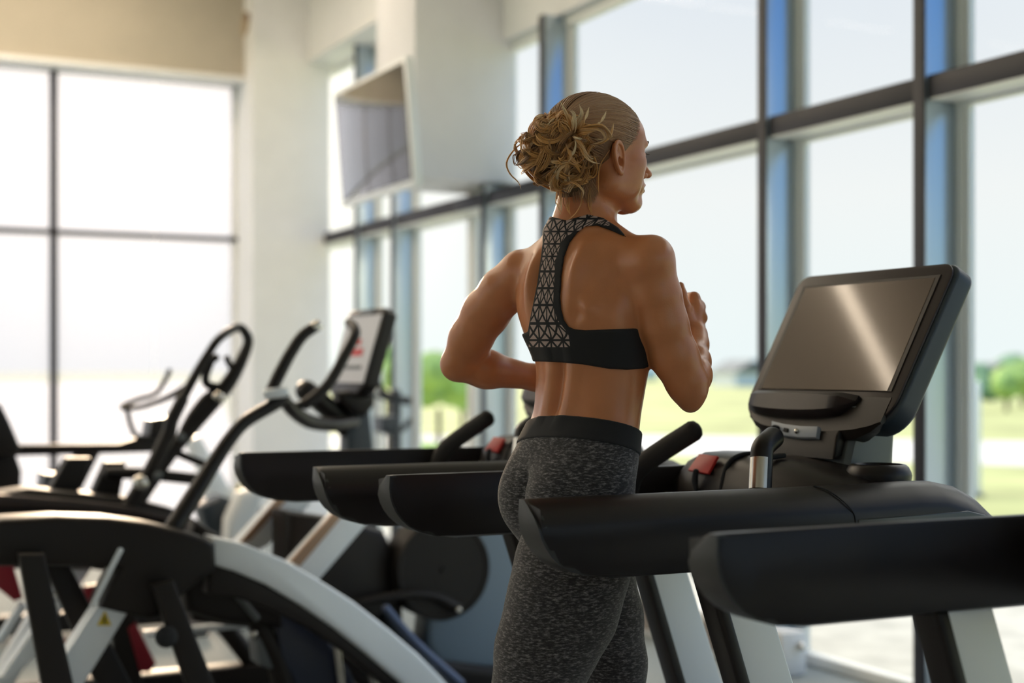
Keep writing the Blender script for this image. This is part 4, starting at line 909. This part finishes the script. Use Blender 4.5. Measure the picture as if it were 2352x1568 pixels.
# ---- sports bra
def poly(px, py, pl):
    pl = np.asarray(pl, f4); d = np.full(len(px), 1e9, f4); ins = np.zeros(len(px), bool)
    for i in range(len(pl)):
        a = pl[i]; b = pl[(i+1) % len(pl)]; e = b-a; wx, wy = px-a[0], py-a[1]; t = np.clip((wx*e[0]+wy*e[1])/(e@e), 0, 1)
        d = np.minimum(d, np.hypot(wx-e[0]*t, wy-e[1]*t))
        c = ((a[1] <= py) & (b[1] > py)) | ((b[1] <= py) & (a[1] > py))
        xi = a[0]+(py-a[1])/(e[1] if abs(e[1]) > 1e-6 else 1e-6)*e[0]; ins ^= c & (px < xi)
    return np.where(ins, -d, d)
BACK = [(1246, 505), (1262, 496), (1300, 506), (1350, 492), (1385, 500), (1420, 522), (1440, 545), (1400, 528), (1372, 518), (1345, 520), (1325, 535), (1308, 558), (1296, 590), (1290, 630), (1287, 680), (1289, 710), (1296, 735), (1306, 750), (1320, 756), (1345, 758), (1500, 752), (1530, 760), (1530, 843), (1497, 845), (1440, 849), (1400, 847), (1340, 837), (1290, 832), (1240, 830), (1190, 830), (1190, 770), (1212, 762), (1216, 740), (1224, 700), (1234, 650), (1241, 600), (1246, 560)]
FRONT = [(1190, 720), (1240, 690), (1255, 600), (1252, 505), (1268, 500), (1300, 640), (1380, 650), (1400, 520), (1440, 530), (1455, 640), (1500, 690), (1540, 740), (1540, 846), (1340, 838), (1190, 830)]
def upper(p): p = p.astype(f4); return smin(smin(torso(p), neck(p), .03), bust(p), .025)
def bra(p):
    p = p.astype(f4); px = CX+F*p[:, 0]/p[:, 2]; py = HY-F*p[:, 1]/p[:, 2]; lat, fw, a, b = tor_local(p)
    back = smax(poly(px, py, BACK)/1201, fw-.012, .004); fr = smax(poly(px, py, FRONT)/1201, -fw+.004, .004)
    return smax(np.minimum(upper(p), torso(p, True))-.0045, smin(back, fr, .004), .003)
V, Q = nets(bra, axis(-.0, .30, [(.32, .0025)]), axis(-.01, .31, [(.32, .0025)]), axis(2.55, 2.90, [(3, .0028)]), 1.6)
px = CX+F*V[:, 0]/V[:, 2]; py = HY-F*V[:, 1]/V[:, 2]; lat, fw, a, b = tor_local(V)
# garment coordinates : across and along the racer-back panel
xl = np.interp(py, [495, 560, 650, 740, 800], [1246, 1246, 1234, 1214, 1210]); xr = np.interp(py, [495, 520, 560, 600, 690, 735, 770, 800], [1345, 1318, 1297, 1287, 1281, 1288, 1308, 1312])
gx = (px-xl)/(xr-xl)*3.6; gy = np.interp(py, [490, 520, 600, 700, 764, 797, 830], [-.4, .6, 3.4, 6.0, 7.5, 8.46, 9.4])
mg = np.interp(py, [505, 525, 560, 600, 720, 760], [2, 4, 9, 12, 10, 2])
pan = np.minimum(np.minimum((px-xl-4)/10, (xr-mg-px)/10), np.minimum((797-py)/10, (-fw)/.01))
top_ = np.minimum((px-1255)/10, np.minimum((1400-px)/10, (np.interp(px, [1255, 1330, 1372, 1400], [560, 530, 513, 520])-py)/10)); pan = np.maximum(pan, np.where(px > 1300, np.minimum(top_, -fw/.01), -1))
pan = np.clip(pan, -1, 1).astype(f4)
npmesh('sports_bra', toW(V), Q, M['lattice'], woman, attrs={'garment': np.stack([gx, gy, pan], 1)})
# ---- eye, lashes, brow, lips
hw_ = lambda f, r, u: Vector(toW(H(f, r, u)))
for s in (-1, 1):
    B().ball(hw_(.0835, s*.0305, .0155), .0112, 2).done('eyeball', mat('eye_white', (.6, .58, .55), .15), woman)
    B().tube([hw_(.083, s*.043, .018), hw_(.093, s*.036, .019), hw_(.0965, s*.028, .0195)], .0013, 6).tube([hw_(.092, s*.037, .018), hw_(.096, s*.039, .0162), hw_(.0985, s*.0405, .0165)], [.0008, .0006, .0003], 5).done('eyelashes', mat('lash_brown', (.03, .018, .012), .6), woman)
    B().tube([hw_(.083, s*.0475, .037), hw_(.094, s*.040, .0405), hw_(.1005, s*.027, .038), hw_(.102, s*.014, .034)], [.0012, .0028, .0034, .0025], 8, flat=.6).done('eyebrow', mat('brow_brown', (.14, .075, .04), .7), woman)
    nl = len(woman.children)
B().tube([hw_(.0945, -.020, -.0425), hw_(.1075, -.009, -.0395), hw_(.1095, 0, -.0405), hw_(.1075, .009, -.0395), hw_(.0945, .020, -.0425)], [.001, .0030, .0032, .0030, .001], 8, caps=False).done('upper_lip', mat('lip_pink', (.38, .13, .10), .4), woman)
B().tube([hw_(.0945, -.018, -.0465), hw_(.1055, -.009, -.0495), hw_(.1075, 0, -.0500), hw_(.1055, .009, -.0495), hw_(.0945, .018, -.0465)], [.001, .0036, .0040, .0036, .001], 8, caps=False).done('lower_lip', bpy.data.materials['lip_pink'], woman)
# ---- hair
def hairmat(name, root, mid, tip):
    m = bpy.data.materials.new(name); m.use_nodes = True; n = m.node_tree.nodes; l = m.node_tree.links; b = n['Principled BSDF']
    a = n.new('ShaderNodeAttribute'); a.attribute_name = 'along'; r = n.new('ShaderNodeValToRGB'); l.new(a.outputs['Fac'], r.inputs[0])
    e = r.color_ramp.elements; e[0].color = (*root, 1); e[1].color = (*tip, 1); x = r.color_ramp.elements.new(.45); x.color = (*mid, 1)
    l.new(r.outputs[0], b.inputs['Base Color']); b.inputs['Roughness'].default_value = .38; b.inputs['Sheen Weight'].default_value = .2
    return m
M['hairA'] = hairmat('combed_hair', (.52, .27, .135), (.38, .185, .088), (.56, .31, .155))
M['hairB'] = hairmat('golden_hair', (.26, .105, .025), (.90, .45, .13), (1, .80, .52))
def cran(dirs, off):
    """points on the skull around its centre for directions given in head axes"""
    c = np.array([-.004, 0, .042]); r = np.array([.098, .0735, .081]); t = 1/np.linalg.norm(dirs/r, axis=-1, keepdims=True)
    return c+dirs*(t+off)
def strands(name, paths, rad, along, m, parent, **k):
    """paths (n, m, 3) in camera axes"""
    n, q, _ = paths.shape; T = np.gradient(paths, axis=1); T /= np.linalg.norm(T, axis=2, keepdims=True)+1e-9
    up = np.array([.31, .2, .93]); A = np.cross(T, up); A /= np.linalg.norm(A, axis=2, keepdims=True)+1e-9; Bn = np.cross(T, A)
    rg = []
    for a in (0, 2.094, 4.189): rg.append(paths+(A*math.cos(a)+Bn*math.sin(a))*rad[..., None])
    V = np.stack(rg, 2).reshape(-1, 3); base = (np.arange(n)[:, None]*q+np.arange(q-1)[None]).reshape(-1)*3
    Q = np.concatenate([np.stack([base+i, base+(i+1) % 3, base+3+(i+1) % 3, base+3+i], 1) for i in range(3)])
    npmesh(name, toW(V), Q, m, parent, attrs={'along': np.repeat(along.reshape(-1), 3)}, **k)
rg_ = np.random.default_rng(5)
# hair cap under the combed strands
def hline(u): return np.interp(u, [-.10, -.075, -.06, -.03, -.014, 0, .012, .02, .035, .05, .07, .09, .11, .14], [-.040, -.022, -.014, -.011, -.008, .018, .031, .037, .048, .055, .064, .072, .083, .12])
def capf(p):
    p = p.astype(f4); q = (p-HC.astype(f4))@HA.T.astype(f4)
    sk = smin(hell(q, (-.006, 0, .042), (.096, .0735, .081)), hell(q, (.058, 0, .050), (.034, .055, .045)), .03)
    sk = smin(sk, neck(p), .014)
    th_ = .0055*np.clip((hline(q[:, 2]).astype(f4)-q[:, 0])/.03+.08, .08, 1)
    return smax(smax(sk-th_, q[:, 0]-hline(q[:, 2]).astype(f4), .010), -q[:, 2]-.078-.35*(q[:, 0]+.03), .012).clip(-hell(np.stack([q[:, 0], np.abs(q[:, 1]), q[:, 2]], 1), (0, .080, 0), (.0145, .022, .028)), None)
V, Q = nets(capf, axis(.05, .28, [(.3, .003)]), axis(.26, .545, [(.56, .003)]), axis(2.60, 2.84, [(2.9, .003)]), 1.6)
hair = npmesh('hair', toW(V), Q, mat('hair_underlayer', (.26, .135, .068), .5, bump=.5, bscale=300), woman)
TIE = np.array([-.092, .028, .058])
n = 4600; ths = rg_.uniform(-1, 1, n)
# start points along the hairline and over the crown
fs, rs_, us = [], [], []
uu = rg_.uniform(-.075, .118, n)
ff = hline(uu)-np.abs(rg_.normal(0, .03, n))-.003
dv = np.stack([ff+.004, np.zeros(n), uu-.042], 1)
k_ = 1-(dv[:, 0]/.098)**2-(dv[:, 2]/.081)**2
side = np.where(rg_.random(n) < .72, 1, -1); dv[:, 1] = side*.0735*np.sqrt(np.clip(k_, .0, 1))
ok = (k_ > .0) & ~((uu < .026) & (ff > -.014)); dv = dv[ok]; n = len(dv)
s0 = dv/np.linalg.norm(dv, axis=1, keepdims=True); td = TIE-np.array([-.004, 0, .042]); td = td/np.linalg.norm(td)
tt = np.linspace(0, 1, 18)[None, :, None]
om = np.arccos(np.clip(s0@td, -1, 1))[:, None, None]
sl = (np.sin((1-tt)*om)*s0[:, None]+np.sin(tt*om)*td[None, None])/np.sin(om)
sl = sl+np.array([0, 0, -1.])[None, None]*.10*np.sin(np.pi*tt)*rg_.uniform(-.3, .9, n)[:, None, None]; sl /= np.linalg.norm(sl, axis=2, keepdims=True)
loc = cran(sl, (.0060+rg_.uniform(0, .0035, n)[:, None, None])*np.ones_like(tt))
def skull_neck(p):
    p = p.astype(f4); q = (p-HC.astype(f4))@HA.T.astype(f4)
    sk = smin(hell(q, (-.006, 0, .042), (.096, .0735, .081)), hell(q, (.058, 0, .050), (.034, .055, .045)), .03)
    return smin(sk, neck(p), .014)
def snug(P_, off):
    sh = P_.shape; p = P_.reshape(-1, 3).copy(); off = off.reshape(-1)
    for _ in range(3):
        d = skull_neck(p); g = np.stack([skull_neck(p+e)-d for e in np.eye(3)*1e-3], 1)/1e-3; g /= np.linalg.norm(g, axis=1, keepdims=True)+1e-6
        p = p-g*(d-off)[:, None]
    return p.reshape(sh)
t18 = np.linspace(0, 1, 18)
offs = (.0062+rg_.uniform(0, .0032, n))[:, None]*np.ones(18)*np.clip(.15+t18*4, 0, 1)
paths = snug(HC+loc@HA, offs)
along = np.repeat(rg_.random((n, 1)), 18, 1)
rad_ = np.full((n, 18), .00066)*np.clip(.30+t18*3, 0, 1)
n2 = 800; u2 = rg_.uniform(-.085, -.02, n2); f2 = np.where(rg_.random(n2) < .8, hline(u2)-np.abs(rg_.normal(0, .02, n2))-.001, rg_.uniform(-.08, -.02, n2)); s2 = np.stack([f2, np.where(rg_.random(n2) < .8, .05, -.05)*rg_.uniform(.5, 1, n2), u2], 1)
tt2 = t18[None, :, None]; l2_ = s2[:, None]*(1-tt2)+TIE[None, None]*tt2; l2_ = l2_+np.array([.35, .0, 0])*0
p2 = snug(HC+l2_@HA, (.0050+rg_.uniform(0, .0032, n2))[:, None]*np.clip(.3+t18*3, 0, 1))
paths = np.concatenate([paths, p2]); along = np.concatenate([along, np.repeat(rg_.random((n2, 1))*.8, 18, 1)]); rad_ = np.concatenate([rad_, np.full((n2, 18), .00070)*np.clip(.3+t18*3, 0, 1)])
strands('combed_strands', paths, rad_, along, M['hairA'], hair)
# guides of the messy ponytail, given through photo places with depth offsets
def sm(pts_, m=18):
    p = np.array(pts_, float); t = np.concatenate([[0], np.cumsum(np.linalg.norm(np.diff(p, axis=0), axis=1))]); t /= t[-1]
    x = np.linspace(0, 1, m); return np.stack([spl(t, p[:, i], x) if len(p) > 2 else np.interp(x, t, p[:, i]) for i in range(3)], 1)
TP = (1318, 312, -.085)
guides = []   # (points, strands, spread m, tip paleness)
def gd(pl, ns=24, sp=.006, tip=.9): guides.append((sm([K(a, b, c) for a, b, c in pl]), int(ns*1.3)+2, sp*.8, tip, 1))
# spiky pale ends round the tie
gd([TP, (1310, 285, -.11), (1298, 258, -.12), (1286, 232, -.12)], 16, .004, 1)
gd([TP, (1322, 285, -.12), (1336, 262, -.125), (1330, 238, -.12)], 20, .005, 1)
gd([TP, (1332, 290, -.12), (1345, 270, -.125), (1354, 244, -.12)], 20, .005, 1)
gd([TP, (1318, 280, -.13), (1318, 260, -.13), (1308, 252, -.13)], 20, .006, 1)
gd([TP, (1345, 288, -.12), (1370, 288, -.12), (1385, 272, -.12), (1393, 255, -.115)], 30, .006, 1)
gd([TP, (1350, 292, -.125), (1385, 290, -.13), (1400, 312, -.125), (1385, 325, -.12), (1355, 332, -.12)], 34, .007, .8)
gd([TP, (1345, 300, -.13), (1380, 300, -.135), (1390, 318, -.13), (1360, 318, -.13)], 34, .007, .7)
gd([(1352, 331, -.11), (1385, 325, -.12), (1402, 308, -.12), (1410, 282, -.115)], 26, .004, 1)
gd([TP, (1328, 330, -.13), (1340, 345, -.13), (1352, 360, -.125), (1366, 366, -.12)], 28, .007, 1)
gd([TP, (1335, 335, -.13), (1345, 360, -.13), (1360, 372, -.12), (1382, 376, -.11)], 20, .005, 1)
gd([TP, (1330, 318, -.14), (1336, 318, -.145), (1330, 322, -.14)], 20, .006, 1)
gd([TP, (1322, 335, -.13), (1318, 350, -.13), (1308, 362, -.12)], 20, .004, 1)
gd([(1300, 330, -.13), (1306, 345, -.14), (1312, 362, -.13), (1304, 372, -.12)], 16, .004, 1)
# long loose wisps on the left
gd([TP, (1270, 285, -.06), (1212, 305, -.03), (1182, 328, -.02), (1190, 352, -.03), (1208, 385, -.05), (1235, 405, -.06)], 10, .0022, .5)
gd([(1215, 318, -.03), (1180, 345, -.02), (1163, 378, -.02), (1172, 400, -.02), (1192, 420, -.02), (1200, 445, -.02)], 7, .0012, .7)
gd([(1230, 300, -.05), (1200, 318, -.05), (1180, 335, -.05), (1196, 365, -.05), (1222, 400, -.05), (1260, 425, -.06), (1310, 440, -.07)], 14, .0028, .3)
gd([(1196, 340, -.04), (1200, 380, -.03), (1225, 412, -.03), (1262, 432, -.04), (1300, 445, -.05)], 26, .004, .15)
gd([(1290, 425, -.08), (1320, 420, -.10), (1340, 440, -.10), (1338, 455, -.09)], 16, .003, 1)
gd([(1400, 345, -.09), (1378, 380, -.085), (1374, 420, -.075), (1376, 450, -.07)], 5, .0012, .4)




gd([(1335, 440, -.07), (1335, 465, -.06), (1322, 490, -.055), (1305, 505, -.055)], 5, .003, .6)
gd([(1285, 430, -.05), (1283, 460, -.05), (1290, 495, -.045)], 7, .006, .9)
gd([(1355, 430, -.06), (1353, 470, -.055), (1362, 500, -.05)], 4, .004, .4)
gd([(1300, 440, -.06), (1302, 470, -.055), (1310, 495, -.05)], 6, .006, .7)
# tumbling curls of the ponytail
BC = np.array(K(1283, 352, -.045)); BR = np.array([.079, .076, .066])
for i in range(110):
    a0 = rg_.uniform(0, 6.28); el = rg_.uniform(-.9, .9)
    st = K(TP[0]+rg_.normal(0, 6), TP[1]+rg_.normal(0, 6), TP[2]+rg_.normal(0, .006))
    tgt = rg_.normal(0, 1, 3); tgt /= np.linalg.norm(tgt)
    if tgt[2] > .2: tgt[2] *= -.7
    shell = rg_.uniform(.55, 1.0)
    pe = BC+tgt*BR*shell
    ax = rg_.normal(0, 1, 3); ax /= np.linalg.norm(ax); m_ = 18; t = np.linspace(0, 1, m_)[:, None]
    mid = BC+(tgt*.6+np.array([.2, .5, -.55])*.8)*BR
    pth = (1-t)**2*st+2*t*(1-t)*mid+t*t*pe
    # curl round the local direction
    e1 = np.cross(ax, tgt); e1 /= np.linalg.norm(e1); e2 = np.cross(e1, tgt); ph = rg_.uniform(0, 6.28); turns = rg_.uniform(.4, 1.2); cr = rg_.uniform(.007, .020)
    pth = pth+cr*np.clip(t*2.5, 0, 1)*(np.cos(ph+t*turns*6.28)*e1+np.sin(ph+t*turns*6.28)*e2)
    # keep inside the envelope
    qd = (pth-BC)/BR; rn = np.linalg.norm(qd, axis=1, keepdims=True); pth = BC+qd/np.maximum(rn/1.0, 1)*BR
    guides.append((pth, 34, rg_.uniform(.0040, .0085), rg_.uniform(.3, 1.0), 0))
# curls lying on the visible side of the ponytail
for i in range(80):
    a = rg_.uniform(0, 6.28); rr = math.sqrt(rg_.uniform(0, 1))*.93
    ex, ey = rr*math.cos(a), rr*math.sin(a)
    m_ = 18; t = np.linspace(0, 1, m_); hd = rg_.uniform(2.6, 4.6); cu = rg_.uniform(-1, 1)*4.2+np.sign(rg_.uniform(-1, 1))*1.3; ln = rg_.uniform(.5, 1.1)
    hx = np.cumsum(np.cos(hd+cu*(t-.3)*1.2))/m_*ln; hy = np.cumsum(np.sin(hd+cu*(t-.3)*1.2))/m_*ln
    X, Y_ = ex+hx-hx.mean(), ey+hy-hy.mean(); rn = np.hypot(X, Y_); s_ = np.minimum(1, .97/np.maximum(rn, 1e-3)); X *= s_; Y_ *= s_
    Z = -np.sqrt(np.clip(1-X**2-Y_**2, 0, 1))*rg_.uniform(.86, 1.12)
    guides.append((BC+np.stack([X, Y_, Z], 1)*BR, 34, rg_.uniform(.0035, .0078), rg_.uniform(.1, .9), 0))
PA, RA_, AL = [], [], []
for g_, ns, sp, tp, spike in guides:
    tint = rg_.uniform(-.22, .22)
    m_ = len(g_); t = np.linspace(0, 1, m_)
    T = np.gradient(g_, axis=0); T /= np.linalg.norm(T, axis=1, keepdims=True)+1e-9
    ref = rg_.normal(0, 1, 3); a_ = np.cross(T, ref); a_ /= np.linalg.norm(a_, axis=1, keepdims=True)+1e-9; b_ = np.cross(T, a_)
    for j in range(ns):
        th = rg_.uniform(0, 6.28); rr = math.sqrt(rg_.random())*sp; wv = rg_.uniform(-1, 1)
        prof_ = (.45+.75*np.sin(np.pi*np.clip(t*.95+.05, 0, 1))**.7*(1 if not spike else .9)+(0 if spike else .3)*t*rg_.uniform(-.5, 1))[:, None]
        off = (a_*math.cos(th)*1.5+b_*math.sin(th)*.45)*rr*prof_
        if spike: off = off*np.interp(t, [0, .5, 1], [.6, 1, .35])[:, None]
        cut = rg_.uniform(.80, 1.0); gi = np.stack([np.interp(t*cut, t, (g_+off)[:, k]) for k in range(3)], 1)
        PA.append(gi); RA_.append(np.where(t < .85, 1, (1-t)/.15*.8+.2)*rg_.uniform(.00042, .00080)); AL.append(np.clip(.12+t*tp*.9+tint+rg_.uniform(-.10, .10), 0, 1))
strands('ponytail', np.array(PA), np.array(RA_), np.array(AL), M['hairB'], hair, label='golden curly ponytail')
def core(p):
    p = p.astype(f4); q = (p-BC.astype(f4))/(BR*.80).astype(f4)
    n_ = .05*np.sin(p[:, 0]*150)*np.sin(p[:, 1]*140+1)*np.sin(p[:, 2]*160)
    return smin(((np.linalg.norm(q, axis=1)-1-n_*2)*.06).astype(f4), cap(p, K(1310, 330, -.04), K(1318, 425, -.02), .05, .035), .02)
V, Q = nets(core, axis(-.02, .18, [(.2, .004)]), axis(.28, .52, [(.54, .004)]), axis(2.56, 2.80, [(2.84, .004)]), 1.6)
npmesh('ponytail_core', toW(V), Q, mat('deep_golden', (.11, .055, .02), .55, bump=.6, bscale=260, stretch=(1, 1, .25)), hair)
# ---- running shoes
Sm = mat('shoe_white', (.6, .6, .62), .5); So = mat('shoe_sole', (.05, .05, .05), .7)
def shoe(A0, T0, toe):
    def f(p):
        p = p.astype(f4); return smax(chain(p, [(A0+np.array([0, .01, 0]), .037), (T0-toe*.03, .038), (T0+toe*.07, .034), (T0+toe*.155, .027)], .02), (T0[1]-.030)-p[:, 1] if abs(T0[1]-LT[1]) < .001 else -1+0*p[:, 1], .006)
    return f
lo_, hi_ = np.minimum(LA, LT)-.12, np.maximum(LA, LT+FDIR*.15)+.12
V, Q = nets(shoe(LA, LT, FDIR), axis(lo_[0], hi_[0], [(hi_[0]+.01, .006)]), axis(lo_[1], hi_[1], [(hi_[1]+.01, .006)]), axis(lo_[2], hi_[2], [(hi_[2]+.01, .006)]), 1.5)
npmesh('shoe', toW(V), Q, Sm, woman)
shr = lambda p: chain(p.astype(f4), [(RA, .036), (RA+np.array([-.015, -.05, 0]), .037), (RT, .033), (RT+FDIR*.06, .026)], .015)
lo_, hi_ = np.minimum(RA, RT)-.12, np.maximum(RA, RT)+.14
V, Q = nets(shr, axis(lo_[0], hi_[0], [(hi_[0]+.01, .006)]), axis(lo_[1], hi_[1], [(hi_[1]+.01, .006)]), axis(lo_[2], hi_[2], [(hi_[2]+.01, .006)]), 1.5)
npmesh('shoe', toW(V), Q, Sm, woman)
# ================================================================ outside
GZ = -.30
def ground_mat():
    m = mat('meadow_grass', (.36, .40, .17), .9, var=.35, vscale=.35)
    return m
S('ground', B().box(-150, 700, -150, 900, GZ-.5, GZ), ground_mat())
M['paving'] = mat('pale_paving', (.60, .59, .58), .8, var=.08, vscale=2)
def strip(name, pa, m=M['paving'], z=.004):
    # quads on the ground, given in world metres
    S(name, B().prism([Vector((x, y, GZ+z)) for x, y in pa], (0, 0, .006)), m)
def G(px, py):
    t = (px-CX)/F; d = (CZ-GZ)*F/(py-HY); return (d*(SN+t*CS), d*(CS-t*SN))
strip('path_1', [G(700, 1000), G(1500, 1000), G(2800, 1022), G(2800, 1085), G(1500, 1042), G(700, 1030)])
strip('path_3', [(-60, 14.1), (-60, 190), (50, 190), (4.2, 14.1)])
strip('path_2', [(4.4, -8), (4.4, 14), (8.6, 14), (8.6, -8)], mat('gravel_strip', (.50, .50, .46), .9, var=.2, vscale=4), .002)
# treeline and bushes
def blobtree(x, y, h, r, seed, name, label, cat, col, trunk=True, group=None):
    t = empty(name, (x, y, GZ), label=label, cat=cat, group=group)
    rnd = random.Random(seed); b = B()
    n_ = 9
    for i in range(n_):
        a = rnd.uniform(0, 6.28); q = rnd.uniform(0, .65)*r; rr = min(r*rnd.uniform(.35, .6), h*.5); zz = GZ+h-rr*rnd.uniform(1.0, 1.7)
        bb = bmesh.new(); bmesh.ops.create_icosphere(bb, subdivisions=3, radius=rr)
        for v in bb.verts:
            v.co *= 1+.18*math.sin(v.co.x*9/rr+i)*math.sin(v.co.y*8/rr)*math.cos(v.co.z*7/rr)
            v.co = Vector((x+q*math.cos(a)+v.co.x, y+q*math.sin(a)+v.co.y, max(GZ, zz+v.co.z)))
        b.merge(bb, True)
    b.done('foliage', col, t)
    B().tube([(x, y, GZ-.1), (x, y, GZ+h*.5)], max(.05, r*.07), 8, smooth_path=False).done('trunk', M['bark'], t)
M['bark'] = mat('bark', (.12, .09, .06), .9)
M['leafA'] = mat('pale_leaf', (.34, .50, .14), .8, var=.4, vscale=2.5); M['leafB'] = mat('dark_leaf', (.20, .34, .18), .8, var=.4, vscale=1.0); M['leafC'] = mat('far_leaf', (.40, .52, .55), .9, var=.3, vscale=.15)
rnd = random.Random(3)
def atpx(px, d):
    t = (px-CX)/F; return (d*(SN+t*CS), d*(CS-t*SN))
bushes = [(955, 22, 1.6, .55), (1008, 25, 1.5, .62), (1062, 29, 1.35, .7), (1100, 34, 1.2, .7), (990, 15, .55, .35), (890, 27, 1.8, .6)]
for i, (px, d, h, r_) in enumerate(bushes):
    x, y = atpx(px, d); blobtree(x, y, h+.3, r_, 10+i, 'bush', ['pale green leafy bush outside, left part of the pane beside the white bulkhead', 'pale green bush outside, middle of the pane beside the bulkhead', 'pale green bush outside, right of the middle of that far pane', 'small bush outside just left of the dark post by the runner elbow', 'low small bush in front of the taller ones outside', 'tall bush outside behind the slim cable station'][i], 'bush', M['leafA'], False, 'bushes outside the far panes')
tw = ['dark round tree on the horizon just right of the last post', 'light green bushy tree at the field edge near the right border', 'green tree cropped by the right border of the photo', 'far hazy tree left of the small white house', 'tall far tree behind the light green one']
for i, (px, d, h, r_) in enumerate([(2262, 75, 1.25, 1.0), (2312, 55, 1.5, 1.0), (2350, 62, 1.8, 1.2), (2236, 110, 1.9, 1.6), (2330, 135, 3.0, 3.0)]):
    x, y = atpx(px, d); blobtree(x, y, h+.3, r_, 30+i, 'tree', tw[i], 'tree', M['leafA'] if i in (1, 2) else M['leafB'], True, 'trees beyond the right panes')
where = ['in the panes left of the runner', 'between runner and treadmill screen', 'right of the treadmill screen', 'past the right border']
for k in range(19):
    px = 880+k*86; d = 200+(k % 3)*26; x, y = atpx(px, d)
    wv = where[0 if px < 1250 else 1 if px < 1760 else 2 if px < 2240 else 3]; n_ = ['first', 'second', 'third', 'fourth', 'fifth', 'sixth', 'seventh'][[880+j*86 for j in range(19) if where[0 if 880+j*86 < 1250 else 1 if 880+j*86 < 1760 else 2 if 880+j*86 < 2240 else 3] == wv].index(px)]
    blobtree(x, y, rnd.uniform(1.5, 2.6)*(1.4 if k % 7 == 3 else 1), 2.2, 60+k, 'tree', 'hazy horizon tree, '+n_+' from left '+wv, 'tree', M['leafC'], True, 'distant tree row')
# small far houses
def house(px, d, w_, h, label):
    x, y = atpx(px, d); t = empty('house', (x, y, GZ), label=label, cat='house')
    B().box(x-w_/2, x+w_/2, y-w_/2, y+w_/2, GZ, GZ+h).done('walls', M['white'], t)
    B().prism([Vector((x-w_/2-.3, y, GZ+h)), Vector((x+w_/2+.3, y, GZ+h)), Vector((x, y, GZ+h+w_*.3))], (0, w_+.6, 0)).done('roof', M['grey'], t)
house(2262, 120, 3.2, 1.3, 'small white house on the horizon past the right post')
house(1700, 140, 4.0, 1.4, 'small white house on the horizon right of the runner')
# white post by the road
x, y = atpx(2243, 18)
pt = empty('street_post', (x, y, GZ), label='white pole standing in the meadow outside the right pane', cat='pole')
B().tube([(x, y, GZ), (x, y, 1.12)], .055, 12, smooth_path=False).done('pole', M['white'], pt)
B().lathe([(.1, 0), (.1, .04), (.06, .05)], (x, y, GZ), seg=16).done('base', M['grey'], pt)
